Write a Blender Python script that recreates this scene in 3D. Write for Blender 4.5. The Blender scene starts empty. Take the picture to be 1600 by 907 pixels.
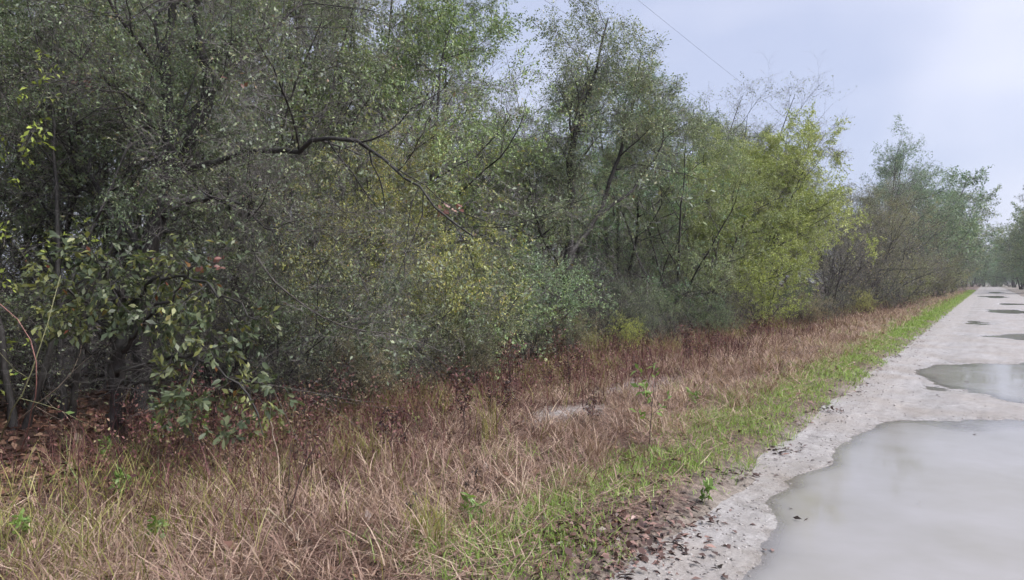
import bpy, math, random
import numpy as np
from mathutils import Vector

scene = bpy.context.scene
R = math.radians

# ------------------------------------------------------------------ camera
EYE = 1.6
YAW = R(32.87)          # the view turns this far to the left of the road, which runs along +Y
cam_data = bpy.data.cameras.new('camera')
cam_data.sensor_width = 36.0
cam_data.lens = 1150 / 1600 * 36
cam_data.clip_start = 0.05
cam_data.clip_end = 4000
cam = bpy.data.objects.new('camera', cam_data)
cam.location = (0, 0, EYE)
cam.rotation_euler = (R(90 - 0.67), 0, YAW)
scene.collection.objects.link(cam)
scene.camera = cam

# ------------------------------------------------------------------ sky: overcast, sun behind cloud
SUN_EL, SUN_AZ = R(50), R(80)          # azimuth clockwise from +Y
world = bpy.data.worlds.new('World')
scene.world = world
world.use_nodes = True
wn = world.node_tree.nodes
wl = world.node_tree.links
wn.clear()
w_out = wn.new('ShaderNodeOutputWorld')
w_bg = wn.new('ShaderNodeBackground')
w_sky = wn.new('ShaderNodeTexSky')
w_sky.sky_type = 'NISHITA'
w_sky.sun_disc = False
w_sky.sun_elevation = SUN_EL
w_sky.sun_rotation = SUN_AZ
w_sky.air_density = 1.0
w_sky.dust_density = 2.0
w_tc = wn.new('ShaderNodeTexCoord')
w_map = wn.new('ShaderNodeMapping')
w_map.inputs['Scale'].default_value = (1.0, 1.0, 1.6)
w_map.inputs['Location'].default_value = (0.35, 0.2, 0.9)
w_noise = wn.new('ShaderNodeTexNoise')
w_noise.inputs['Scale'].default_value = 2.3
w_noise.inputs['Detail'].default_value = 3
w_noise.inputs['Roughness'].default_value = 0.5
w_ramp = wn.new('ShaderNodeValToRGB')
w_ramp.color_ramp.elements[0].position = 0.38
w_ramp.color_ramp.elements[0].color = (2.7, 2.95, 3.9, 1)     # grey underside of the cloud deck
w_ramp.color_ramp.elements[1].position = 0.72
w_ramp.color_ramp.elements[1].color = (4.5, 4.5, 5.1, 1)      # thinner, paler cloud
w_mix = wn.new('ShaderNodeMix')
w_mix.data_type = 'RGBA'
w_mix.inputs[0].default_value = 0.86                          # cloud cover
wl.new(w_tc.outputs['Generated'], w_map.inputs['Vector'])
wl.new(w_map.outputs['Vector'], w_noise.inputs['Vector'])
wl.new(w_noise.outputs['Fac'], w_ramp.inputs['Fac'])
wl.new(w_sky.outputs['Color'], w_mix.inputs[6])
wl.new(w_ramp.outputs['Color'], w_mix.inputs[7])
wl.new(w_mix.outputs[2], w_bg.inputs['Color'])
w_bg.inputs['Strength'].default_value = 0.056
wl.new(w_bg.outputs['Background'], w_out.inputs['Surface'])

sun_data = bpy.data.lights.new('sun', 'SUN')
sun_data.energy = 1.5
sun_data.angle = R(38)
sun_data.color = (1.0, 0.97, 0.93)
sun = bpy.data.objects.new('sun', sun_data)
sun.rotation_euler = (R(90) - SUN_EL, 0, math.pi - SUN_AZ)
sun.location = (30, 8, 40)
scene.collection.objects.link(sun)

scene.view_settings.view_transform = 'Standard'
scene.view_settings.look = 'None'
scene.view_settings.gamma = 1.0
scene.view_settings.use_curve_mapping = False
scene.view_settings.exposure = 2.0

scene.render.engine = 'CYCLES'
scene.cycles.max_bounces = 5
scene.cycles.diffuse_bounces = 3
scene.cycles.glossy_bounces = 2
scene.cycles.transmission_bounces = 2
scene.cycles.transparent_max_bounces = 8
scene.cycles.volume_bounces = 1
scene.cycles.use_denoising = True
scene.cycles.use_light_tree = False
scene.cycles.use_adaptive_sampling = True
scene.cycles.adaptive_threshold = 0.03

# ------------------------------------------------------------------ helpers
COL = scene.collection
SN, CS = math.sin(YAW), math.cos(YAW)
FPX, CX, HY = 1150.0, 800.0, 440.0


def spot(px, X):
    """Ground point at distance X from the camera's track, on the bearing px."""
    u = (px - CX) / FPX
    return X, -X * (CS + u * SN) / (SN - u * CS)


def gp(px, py):
    """Ground point seen at px, py."""
    d = FPX * EYE / (py - HY)
    x = (px - CX) / FPX * d
    return x * CS - d * SN, x * SN + d * CS


def p3(px, py, d):
    """Point at depth d."""
    x = (px - CX) / FPX * d
    return np.array([x * CS - d * SN, x * SN + d * CS, EYE - (py - HY) / FPX * d])


def depth(X, Y):
    return -X * SN + Y * CS


def wob(x, y, s=1.0, p=0.0):
    """Smooth cheap noise, about -1..1."""
    x = np.asarray(x) * s
    y = np.asarray(y) * s
    return (np.sin(1.7 * x + 1.3 * np.sin(1.1 * y + p) + p) * 0.4 + np.sin(2.3 * y + 1.7 * np.sin(1.9 * x + 2 * p) + 1.3 * p) * 0.35
            + np.sin(4.1 * x - 3.3 * y + 2.1 * p) * 0.15 + np.sin(5.7 * x + 6.1 * y + 0.7 * p) * 0.1)


def sstep(a, b, x):
    t = np.clip((np.asarray(x, float) - a) / (b - a), 0, 1)
    return t * t * (3 - 2 * t)


def norm(v):
    return v / np.maximum(np.linalg.norm(v, axis=-1, keepdims=True), 1e-9)


def mesh_np(name, V, faces, attrs=None, smooth=False):
    """faces: list of (n,k) int arrays; attrs: name -> per-face float array in the same order."""
    me = bpy.data.meshes.new(name)
    V = np.asarray(V, np.float32).reshape(-1, 3)
    faces = [np.asarray(f, np.int32) for f in faces if len(f)]
    nl = sum(f.size for f in faces)
    nf = sum(len(f) for f in faces)
    me.vertices.add(len(V))
    me.vertices.foreach_set('co', V.ravel())
    me.loops.add(nl)
    me.polygons.add(nf)
    me.loops.foreach_set('vertex_index', np.concatenate([f.ravel() for f in faces]))
    tot = np.concatenate([np.full(len(f), f.shape[1], np.int32) for f in faces])
    start = np.concatenate([[0], np.cumsum(tot)[:-1]]).astype(np.int32)
    me.polygons.foreach_set('loop_start', start)
    me.polygons.foreach_set('loop_total', tot)
    if smooth:
        me.polygons.foreach_set('use_smooth', np.ones(nf, bool))
    for k, a in (attrs or {}).items():
        at = me.attributes.new(k, 'FLOAT', 'FACE')
        at.data.foreach_set('value', np.asarray(a, np.float32))
    me.update(calc_edges=True)
    me.validate()
    return me


def link(name, data, mat=None, parent=None, label=None, cat=None, group=None, kind=None, color=None, loc=None):
    o = bpy.data.objects.new(name, data)
    COL.objects.link(o)
    if mat is not None and data is not None and not data.materials:
        data.materials.append(mat)
    if parent is not None:
        o.parent = parent
    for k, v in (('label', label), ('category', cat), ('group', group), ('kind', kind)):
        if v:
            o[k] = v
    if color:
        o.color = (*color, 1)
    if loc is not None:
        o.location = loc
    return o


def copy_tree(src, label, group=None, tint=None):
    r = src.copy()
    COL.objects.link(r)
    r['label'] = label
    if group:
        r['group'] = group
    elif 'group' in r:
        del r['group']
    for ch in src.children:
        c = ch.copy()
        COL.objects.link(c)
        c.parent = r
        if tint:
            c.color = (*tint, 1)
    return r


# ------------------------------------------------------------------ materials
class NT:
    def __init__(self, name):
        self.m = bpy.data.materials.new(name)
        self.m.use_nodes = True
        self.t = self.m.node_tree
        self.t.nodes.clear()
        self.out = self.n('ShaderNodeOutputMaterial')

    def n(self, typ, **kw):
        nd = self.t.nodes.new(typ)
        for k, v in kw.items():
            setattr(nd, k, v)
        return nd

    def l(self, a, b):
        self.t.links.new(a, b)

    def ramp(self, fac, stops, interp='LINEAR'):
        r = self.n('ShaderNodeValToRGB')
        r.color_ramp.interpolation = interp
        els = r.color_ramp.elements
        while len(els) < len(stops):
            els.new(0.5)
        for e, (p, c) in zip(els, stops):
            e.position = p
            e.color = (*c, 1)
        self.l(fac, r.inputs['Fac'])
        return r.outputs['Color']

    def noise(self, scale, detail=4, rough=0.55, vec=None, dist=0.0):
        nz = self.n('ShaderNodeTexNoise')
        nz.inputs['Scale'].default_value = scale
        nz.inputs['Detail'].default_value = detail
        nz.inputs['Roughness'].default_value = rough
        nz.inputs['Distortion'].default_value = dist
        if vec is not None:
            self.l(vec, nz.inputs['Vector'])
        return nz.outputs['Fac']

    def pos(self):
        return self.n('ShaderNodeNewGeometry').outputs['Position']

    def attr(self, name):
        return self.n('ShaderNodeAttribute', attribute_name=name).outputs['Fac']

    def mixc(self, fac, a, b, mode='MIX'):
        m = self.n('ShaderNodeMix', data_type='RGBA', blend_type=mode)
        for sock, v in ((m.inputs[0], fac), (m.inputs[6], a), (m.inputs[7], b)):
            if isinstance(v, bpy.types.NodeSocket):
                self.l(v, sock)
            elif isinstance(v, tuple):
                sock.default_value = (*v, 1)
            else:
                sock.default_value = v
        return m.outputs[2]

    def math(self, op, a, b=0.0, clamp=False):
        m = self.n('ShaderNodeMath', operation=op, use_clamp=clamp)
        for sock, v in zip(m.inputs, (a, b)):
            if isinstance(v, bpy.types.NodeSocket):
                self.l(v, sock)
            else:
                sock.default_value = v
        return m.outputs[0]

    def bump(self, h, strength=0.5, dist=0.02):
        b = self.n('ShaderNodeBump')
        b.inputs['Strength'].default_value = strength
        b.inputs['Distance'].default_value = dist
        self.l(h, b.inputs['Height'])
        return b.outputs['Normal']

    def principled(self, col, rough=0.6, spec=0.5, normal=None, ior=None):
        p = self.n('ShaderNodeBsdfPrincipled')
        if isinstance(col, bpy.types.NodeSocket):
            self.l(col, p.inputs['Base Color'])
        else:
            p.inputs['Base Color'].default_value = (*col, 1)
        if isinstance(rough, bpy.types.NodeSocket):
            self.l(rough, p.inputs['Roughness'])
        else:
            p.inputs['Roughness'].default_value = rough
        p.inputs['Specular IOR Level'].default_value = spec
        if ior:
            p.inputs['IOR'].default_value = ior
        if normal is not None:
            self.l(normal, p.inputs['Normal'])
        return p.outputs[0]

    def done(self, sh):
        self.l(sh, self.out.inputs['Surface'])
        return self.m


def leaf_mat(name, stops, rough=0.42, spec=0.5, trans=0.28, tint=True):
    t = NT(name)
    c = t.ramp(t.attr('tone'), stops)
    if tint:
        oi = t.n('ShaderNodeObjectInfo')
        c = t.mixc(1.0, c, oi.outputs['Color'], 'MULTIPLY')
    p = t.principled(c, rough, spec)
    if trans <= 0:
        return t.done(p)
    tr = t.n('ShaderNodeBsdfTranslucent')
    t.l(t.mixc(1.0, c, (1.25, 1.3, 0.7), 'MULTIPLY'), tr.inputs['Color'])
    mx = t.n('ShaderNodeMixShader')
    mx.inputs['Fac'].default_value = trans
    t.l(p, mx.inputs[1])
    t.l(tr.outputs[0], mx.inputs[2])
    return t.done(mx.outputs[0])


M = {}
M['oak_leaf'] = leaf_mat('oak_leaf', [(0.0, (0.06, 0.075, 0.055)), (0.35, (0.135, 0.163, 0.115)), (0.65, (0.205, 0.24, 0.155)), (0.9, (0.28, 0.31, 0.17)), (1.0, (0.24, 0.16, 0.11))], rough=0.45, spec=0.5, trans=0.25)
M['lime_leaf'] = leaf_mat('lime_leaf', [(0.0, (0.14, 0.16, 0.055)), (0.4, (0.265, 0.325, 0.095)), (0.8, (0.38, 0.445, 0.125)), (1.0, (0.43, 0.44, 0.15))])
M['broad_leaf'] = leaf_mat('broad_leaf', [(0.0, (0.045, 0.062, 0.036)), (0.5, (0.095, 0.122, 0.066)), (0.84, (0.16, 0.18, 0.095)), (0.94, (0.26, 0.27, 0.08)), (0.97, (0.26, 0.15, 0.06)), (1.0, (0.22, 0.06, 0.04))], rough=0.42, spec=0.4)
M['red_leaf'] = leaf_mat('red_leaf', [(0.0, (0.15, 0.07, 0.06)), (0.6, (0.25, 0.12, 0.105)), (1.0, (0.3, 0.19, 0.13))], tint=False)
M['pine_leaf'] = leaf_mat('pine_leaf', [(0.0, (0.03, 0.045, 0.025)), (1.0, (0.07, 0.09, 0.04))])
M['dry_grass'] = leaf_mat('dry_grass', [(0.0, (0.09, 0.047, 0.04)), (0.3, (0.19, 0.115, 0.092)), (0.65, (0.37, 0.26, 0.21)), (1.0, (0.54, 0.42, 0.33))], rough=0.55, spec=0.3, trans=0.2)
M['green_grass'] = leaf_mat('green_grass', [(0.0, (0.075, 0.11, 0.035)), (0.4, (0.205, 0.31, 0.075)), (0.75, (0.30, 0.42, 0.115)), (1.0, (0.44, 0.43, 0.2))], rough=0.45, spec=0.4, trans=0.3)
M['olive_grass'] = leaf_mat('olive_grass', [(0.0, (0.09, 0.09, 0.03)), (0.45, (0.22, 0.22, 0.07)), (0.8, (0.36, 0.33, 0.12)), (1.0, (0.44, 0.36, 0.22))], rough=0.5, spec=0.35, trans=0.3)
M['red_weed'] = leaf_mat('red_weed', [(0.0, (0.045, 0.02, 0.022)), (0.35, (0.115, 0.05, 0.052)), (0.6, (0.19, 0.085, 0.082)), (0.8, (0.25, 0.17, 0.125)), (1.0, (0.24, 0.22, 0.11))], rough=0.6, spec=0.25, trans=0.15)
M['litter'] = leaf_mat('litter', [(0.0, (0.045, 0.024, 0.02)), (0.4, (0.13, 0.065, 0.047)), (0.75, (0.22, 0.12, 0.08)), (1.0, (0.33, 0.23, 0.16))], rough=0.4, spec=0.5, trans=0.0)
M['debris'] = leaf_mat('debris', [(0.0, (0.03, 0.02, 0.016)), (0.6, (0.11, 0.065, 0.055)), (1.0, (0.27, 0.16, 0.135))], rough=0.4, spec=0.5, trans=0.0)

M['grit'] = leaf_mat('grit', [(0.0, (0.10, 0.09, 0.085)), (0.6, (0.24, 0.22, 0.21)), (1.0, (0.4, 0.38, 0.37))], rough=0.5, trans=0.0, tint=False)


def bark_mat():
    t = NT('bark')
    oc = t.n('ShaderNodeTexCoord').outputs['Object']
    mp = t.n('ShaderNodeMapping')
    mp.inputs['Scale'].default_value = (1, 1, 0.25)
    t.l(oc, mp.inputs['Vector'])
    nz = t.noise(38, 5, 0.65, mp.outputs['Vector'])
    big = t.noise(3.5, 3, 0.5, oc)
    dark = t.ramp(nz, [(0.3, (0.010, 0.009, 0.009)), (0.7, (0.042, 0.036, 0.034))])
    dark = t.mixc(t.ramp(big, [(0.5, (0, 0, 0)), (0.72, (0.35, 0.35, 0.35))]), dark, (0.09, 0.095, 0.08))
    twig = t.ramp(nz, [(0.3, (0.11, 0.096, 0.094)), (0.7, (0.27, 0.245, 0.24))])
    c = t.mixc(t.attr('lev'), dark, twig)
    oi = t.n('ShaderNodeObjectInfo')
    return t.done(t.principled(c, 0.55, 0.4, t.bump(nz, 0.6, 0.02)))


M['bark'] = bark_mat()


def ground_mat():
    t = NT('forest_soil')
    p = t.pos()
    sep = t.n('ShaderNodeSeparateXYZ')
    t.l(p, sep.inputs[0])
    n1 = t.noise(1.1, 5, 0.6, p)
    n2 = t.noise(14, 5, 0.65, p)
    n3 = t.noise(70, 3, 0.6, p)
    litter = t.ramp(n2, [(0.3, (0.03, 0.018, 0.014)), (0.55, (0.08, 0.045, 0.034)), (0.75, (0.16, 0.10, 0.07))])
    thatch = t.ramp(n2, [(0.35, (0.045, 0.028, 0.022)), (0.5, (0.12, 0.078, 0.06)), (0.65, (0.26, 0.18, 0.14))])
    soil = t.ramp(n2, [(0.3, (0.13, 0.105, 0.085)), (0.7, (0.31, 0.275, 0.245))])
    xx = t.math('ADD', sep.outputs['X'], t.math('MULTIPLY', t.math('SUBTRACT', n1, 0.5), 2.4))
    f1 = t.math('MULTIPLY', t.math('ADD', xx, 5.4), 0.8, True)       # 0 in the wood, 1 on the verge
    c = t.mixc(f1, litter, thatch)
    f2 = t.math('MULTIPLY', t.math('ADD', t.math('ADD', sep.outputs['X'], t.math('MULTIPLY', t.math('SUBTRACT', n1, 0.5), 0.7)), 1.85), 4.0, True)       # sandy beside the road
    c = t.mixc(f2, c, soil)
    # two pale sandy scrapes in the verge
    for (sx, sy, rx, ry) in ((-4.1, 9.6, 0.5, 1.25), (-3.85, 7.1, 0.4, 0.75)):
        dx = t.math('MULTIPLY', t.math('SUBTRACT', sep.outputs['X'], sx), 1 / rx)
        dy = t.math('MULTIPLY', t.math('SUBTRACT', sep.outputs['Y'], sy), 1 / ry)
        r2 = t.math('ADD', t.math('MULTIPLY', dx, dx), t.math('MULTIPLY', dy, dy))
        r2 = t.math('ADD', r2, t.math('MULTIPLY', t.math('SUBTRACT', t.noise(4, 4, 0.6, p), 0.5), 3.4))
        f = t.math('MULTIPLY', t.math('SUBTRACT', 1.2, r2), 0.7, True)
        f = t.math('MULTIPLY', f, 0.95)
        sand = t.ramp(n2, [(0.35, (0.17, 0.145, 0.135)), (0.65, (0.40, 0.365, 0.355))])
        c = t.mixc(f, c, sand)
    c = t.mixc(0.35, c, t.ramp(n3, [(0.3, (0.35, 0.35, 0.35)), (0.7, (1.35, 1.35, 1.35))]), 'MULTIPLY')
    h = t.math('ADD', n2, t.math('MULTIPLY', n3, 0.4))
    return t.done(t.principled(c, 0.6, 0.35, t.bump(h, 0.8, 0.05)))


def road_mat():
    t = NT('wet_sand_road')
    p = t.pos()
    sep = t.n('ShaderNodeSeparateXYZ')
    t.l(p, sep.inputs[0])
    mp = t.n('ShaderNodeMapping')
    mp.inputs['Scale'].default_value = (1.0, 0.12, 1.0)
    t.l(p, mp.inputs['Vector'])
    n1 = t.noise(0.9, 5, 0.6, p)
    tr = t.noise(7, 5, 0.6, mp.outputs['Vector'])           # tyre-drawn streaks
    n2 = t.noise(9, 8, 0.68, p)
    n3 = t.noise(45, 6, 0.75, p)
    c = t.ramp(n2, [(0.3, (0.225, 0.208, 0.203)), (0.5, (0.33, 0.312, 0.313)), (0.72, (0.42, 0.405, 0.412))])
    c = t.mixc(t.ramp(n1, [(0.42, (0, 0, 0)), (0.65, (0.7, 0.7, 0.7))]), c, (0.28, 0.24, 0.21))
    c = t.mixc(0.6, c, t.ramp(tr, [(0.3, (0.7, 0.68, 0.66)), (0.7, (1.15, 1.15, 1.15))]), 'MULTIPLY')
    c = t.mixc(0.6, c, t.ramp(n3, [(0.32, (0.5, 0.49, 0.47)), (0.68, (1.3, 1.3, 1.3))]), 'MULTIPLY')
    # saturated with water where it lies low
    low = t.math('MULTIPLY', t.math('SUBTRACT', 0.015, sep.outputs['Z']), 34, True)
    c = t.mixc(t.math('MULTIPLY', low, 0.25), c, t.mixc(1.0, c, (0.78, 0.75, 0.7), 'MULTIPLY'))
    rough = t.math('SUBTRACT', t.math('ADD', 0.32, t.math('MULTIPLY', n2, 0.4)), t.math('MULTIPLY', low, 0.3))
    h = t.math('ADD', n2, t.math('MULTIPLY', n3, 0.3))
    return t.done(t.principled(c, rough, 0.5, t.bump(h, 0.9, 0.03)))


def water_mat():
    """Cloudy rain water: a mirror at grazing angles, half hiding the sand below."""
    t = NT('muddy_water')
    p = t.pos()
    mp = t.n('ShaderNodeMapping')
    mp.inputs['Scale'].default_value = (1.0, 1.9, 1.0)
    mp.inputs['Rotation'].default_value = (0, 0, R(33))
    t.l(p, mp.inputs['Vector'])
    a = t.noise(11, 3, 0.55, mp.outputs['Vector'], 0.4)
    b = t.noise(40, 2, 0.5, mp.outputs['Vector'])
    gust = t.ramp(t.noise(0.8, 3, 0.5, p), [(0.42, (0.06, 0.06, 0.06)), (0.62, (1, 1, 1))])
    h = t.math('MULTIPLY', t.math('ADD', a, t.math('MULTIPLY', b, 0.3)), gust)
    nm = t.bump(h, 0.1, 0.012)
    c = t.ramp(t.noise(0.8, 4, 0.6, p), [(0.3, (0.225, 0.215, 0.198)), (0.7, (0.285, 0.275, 0.28))])
    df = t.n('ShaderNodeBsdfDiffuse')
    t.l(c, df.inputs['Color'])
    tp = t.n('ShaderNodeBsdfTransparent')
    m1 = t.n('ShaderNodeMixShader')
    cloudy = t.math('SUBTRACT', 1.0, t.math('POWER', 2.718, t.math('MULTIPLY', t.attr('water_depth'), -140.0)))
    t.l(cloudy, m1.inputs['Fac'])
    t.l(tp.outputs[0], m1.inputs[1])
    t.l(df.outputs[0], m1.inputs[2])
    gl = t.n('ShaderNodeBsdfGlossy')
    gl.inputs['Roughness'].default_value = 0.03
    t.l(nm, gl.inputs['Normal'])
    fr = t.n('ShaderNodeFresnel')
    fr.inputs['IOR'].default_value = 1.33
    t.l(nm, fr.inputs['Normal'])
    m2 = t.n('ShaderNodeMixShader')
    t.l(fr.outputs[0], m2.inputs['Fac'])
    t.l(m1.outputs[0], m2.inputs[1])
    t.l(gl.outputs[0], m2.inputs[2])
    return t.done(m2.outputs[0])


M['ground'] = ground_mat()
M['road'] = road_mat()
M['water'] = water_mat()


def plain(name, col, rough=0.6, spec=0.4, scale=30):
    t = NT(name)
    oc = t.n('ShaderNodeTexCoord').outputs['Object']
    nz = t.noise(scale, 4, 0.6, oc)
    c = t.ramp(nz, [(0.3, tuple(x * 0.6 for x in col)), (0.7, tuple(min(1, x * 1.3) for x in col))])
    return t.done(t.principled(c, rough, spec))


M['wire'] = plain('weathered_wire', (0.10, 0.10, 0.11), 0.5)
M['dead_stalk'] = plain('dead_stalk', (0.07, 0.045, 0.04))
M['pale_stalk'] = plain('pale_stalk', (0.33, 0.26, 0.2))
M['grey_stalk'] = plain('grey_stalk', (0.13, 0.115, 0.105))
M['green_stem'] = plain('green_stem', (0.2, 0.2, 0.1))
M['red_stem'] = plain('red_stem', (0.26, 0.13, 0.11))
M['seed'] = plain('seed_head', (0.03, 0.02, 0.02))
M['weed_leaf'] = leaf_mat('weed_leaf', [(0.0, (0.10, 0.17, 0.045)), (0.6, (0.17, 0.27, 0.07)), (1.0, (0.24, 0.34, 0.09))])

# ------------------------------------------------------------------ ground, road, puddles
PUDDLES = [  # centre x, y, half x, half y, depth
    (0.65, 6.1, 2.15, 4.85, 0.1),
    (0.95, 14.8, 2.1, 3.5, 0.09),
    (1.0, 26.0, 1.5, 2.0, 0.06),
    (-0.2, 33.5, 0.6, 2.2, 0.05),
    (0.9, 47.5, 1.5, 4.0, 0.055),
    (1.4, 63.0, 1.2, 4.0, 0.05),
    (0.6, 92.0, 1.6, 9.0, 0.05),
    (0.9, 128.0, 1.5, 10.0, 0.05),
]
WATER_Z = -0.012


def road_z(x, y):
    z = 0.028 + 0.012 * wob(x, y, 0.9, 0.3) + 0.006 * wob(x, y, 3.1, 1.9) + 0.0022 * wob(x, y, 11.0, 0.5)
    z = z - 0.018 * np.exp(-((x + 0.75) / 0.35) ** 2) - 0.018 * np.exp(-((x - 1.05) / 0.4) ** 2)      # wheel ruts
    for (cx, cy, hx, hy, dp) in PUDDLES:
        r = np.sqrt(((x - cx) / hx) ** 2 + ((y - cy) / hy) ** 2)
        r = r + (0.09 if cy < 20 else 0.28) * wob(x / max(hx, 0.5) * 1.3, y / hy * 3.0, 1.0, cy) + 0.03 * wob(x, y, 2.7, cy)
        z = z - dp * (1 - sstep(0.4, 1.22, r))
    return z


def ground_z(x, y):
    x = np.asarray(x, float)
    edge = 0.10 * wob(0 * x, y, 0.8, 0.4) + 0.06 * wob(x, y, 3.3, 2.2)
    left = sstep(-1.3, -2.05, x + edge) * 0.17 - 0.06
    right = sstep(2.75, 3.5, x + edge) * 0.17 - 0.06
    z = np.where(x < 0.6, left, right)
    out = np.clip(np.maximum(-1.9 - x, x - 3.2), 0, 1.5) / 1.5
    z = z + out * (0.05 * wob(x, y, 0.55, 3.1) + 0.03 * wob(x, y, 1.9, 0.9)) + 0.02 * out
    z = z + 0.04 * np.exp(-(((x + 4.2) / 0.8) ** 2 + ((y - 9.4) / 1.7) ** 2))
    inside = sstep(-1.35, -1.1, x) * (1 - sstep(2.45, 2.7, x))
    return z - 0.25 * inside


def grid(name, xs, ys, f, mat, kind='structure', label=None):
    X, Y = np.meshgrid(xs, ys)
    V = np.stack([X, Y, f(X, Y)], -1).reshape(-1, 3)
    nx, ny = len(xs), len(ys)
    i = (np.arange(ny - 1)[:, None] * nx + np.arange(nx - 1)[None]).ravel()
    F = np.stack([i, i + 1, i + nx + 1, i + nx], -1)
    o = link(name, mesh_np(name, V, [F], smooth=True), mat, kind=kind)
    if label:
        o['label'] = label
    return o


gx = np.concatenate([[-900, -400, -150, -80, -50, -34, -24, -18, -15], np.arange(-12.5, -1.0, 0.14), [0, 1.0, 2.2], np.arange(2.5, 4.6, 0.25), [6, 9, 14, 25, 60, 150, 400, 900]])
gy = np.concatenate([[-300, -100, -40, -15, -6], np.arange(-3, 26, 0.18), np.arange(26, 70, 0.8), np.arange(70, 260, 5), [300, 450, 800, 1500]])
grid('ground', gx, gy, ground_z, M['ground'], label='verge and forest floor of brown litter, dry thatch and sand')
rx = np.arange(-2.0, 3.5, 0.055)
ry = np.concatenate([[-60, -30, -12, -6], np.arange(-3, 20, 0.07), np.arange(20, 62, 0.3), np.arange(62, 270, 2.0)])
grid('road', rx, ry, road_z, M['road'], label='wet pale sand road with ruts and puddles')
for i, (cx, cy, hx, hy, dp) in enumerate(PUDDLES):
    xs = np.linspace(max(cx - hx * 1.25, -1.62), min(cx + hx * 1.25, 2.9), 60)
    ys = np.linspace(cy - hy * 1.25, cy + hy * 1.25, 90)
    o = grid('puddle', xs, ys, lambda X, Y: 0 * X + WATER_Z - 0.0004 * i, M['water'])
    gxx, gyy = np.meshgrid(xs, ys)
    at = o.data.attributes.new('water_depth', 'FLOAT', 'POINT')
    at.data.foreach_set('value', np.clip(WATER_Z - road_z(gxx, gyy), 0, 1).ravel().astype(np.float32))


# ------------------------------------------------------------------ plant growth
def grow(rng, start, d, length, r0, r1, n, wig, trop):
    """Many branches at once: polylines (B,n,3) and radii (B,n)."""
    B = len(start)
    P = np.zeros((B, n, 3))
    P[:, 0] = start
    d = norm(d)
    step = (length / (n - 1))[:, None]
    for i in range(1, n):
        d = norm(d + rng.normal(0, wig, (B, 3)) + np.array([0, 0, trop]))
        P[:, i] = P[:, i - 1] + d * step
    t = np.linspace(0, 1, n)[None]
    return P, r0[:, None] * (1 - t) + r1[:, None] * t


def spawn(rng, P, Rr, L, tag, k, t0, t1, a0, a1, ratio, prof=None, rr=0.6, side=None):
    """k children on every branch."""
    B, n, _ = P.shape
    t = t0 + (t1 - t0) * (np.arange(k)[None] + rng.random((B, k))) / k
    f = t * (n - 1)
    i = np.minimum(f.astype(int), n - 2)
    w = (f - i)[..., None]
    b = np.arange(B)[:, None]
    S = P[b, i] * (1 - w) + P[b, i + 1] * w
    T = norm(P[b, i + 1] - P[b, i])
    rad = Rr[b, i] * (1 - w[..., 0]) + Rr[b, i + 1] * w[..., 0]
    q = rng.normal(0, 1, (B, k, 3))
    if side is not None:
        q = q + np.asarray(side)
    q = norm(q - (q * T).sum(-1, keepdims=True) * T)
    a = np.radians(rng.uniform(a0, a1, (B, k)))[..., None]
    D = T * np.cos(a) + q * np.sin(a)
    ln = L[:, None] * ratio * rng.uniform(0.65, 1.25, (B, k))
    if prof is not None:
        ln = ln * np.interp(t, prof[0], prof[1])
    tg = tag[:, None] * 0.7 + 0.3 * rng.random((B, k))
    m = B * k
    return S.reshape(m, 3), D.reshape(m, 3), ln.reshape(m), np.minimum(rad * rr, rad).reshape(m), tg.reshape(m)


def tubes(P, Rr, sides):
    B, n, _ = P.shape
    T = np.empty_like(P)
    T[:, 1:-1] = P[:, 2:] - P[:, :-2]
    T[:, 0] = P[:, 1] - P[:, 0]
    T[:, -1] = P[:, -1] - P[:, -2]
    T = norm(T)
    axis = norm(P[:, -1] - P[:, 0])
    ref = np.where(np.abs(axis[:, 2:3]) > 0.8, np.array([[1.0, 0, 0]]), np.array([[0, 0, 1.0]]))[:, None]
    U = norm(np.cross(T, ref))
    W = np.cross(T, U)
    a = np.arange(sides) * 2 * math.pi / sides
    V = P[:, :, None] + Rr[:, :, None, None] * (U[:, :, None] * np.cos(a)[None, None, :, None] + W[:, :, None] * np.sin(a)[None, None, :, None])
    base = (np.arange(B)[:, None, None] * n + np.arange(n - 1)[None, :, None]) * sides
    s = np.arange(sides)[None, None]
    s1 = (s + 1) % sides
    F = np.stack([base + s, base + s1, base + sides + s1, base + sides + s], -1).reshape(-1, 4)
    return V.reshape(-1, 3), F


def wood_mesh(name, sets):
    """sets: list of (P, R, sides, lev)."""
    VV, FF, LV = [], [], []
    off = 0
    for P, Rr, sides, lev in sets:
        V, F = tubes(P, Rr, sides)
        VV.append(V)
        FF.append(F + off)
        LV.append(np.full(len(F), lev))
        off += len(V)
    return mesh_np(name, np.concatenate(VV), [np.concatenate(FF)], {'lev': np.concatenate(LV)}, smooth=True)


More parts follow.
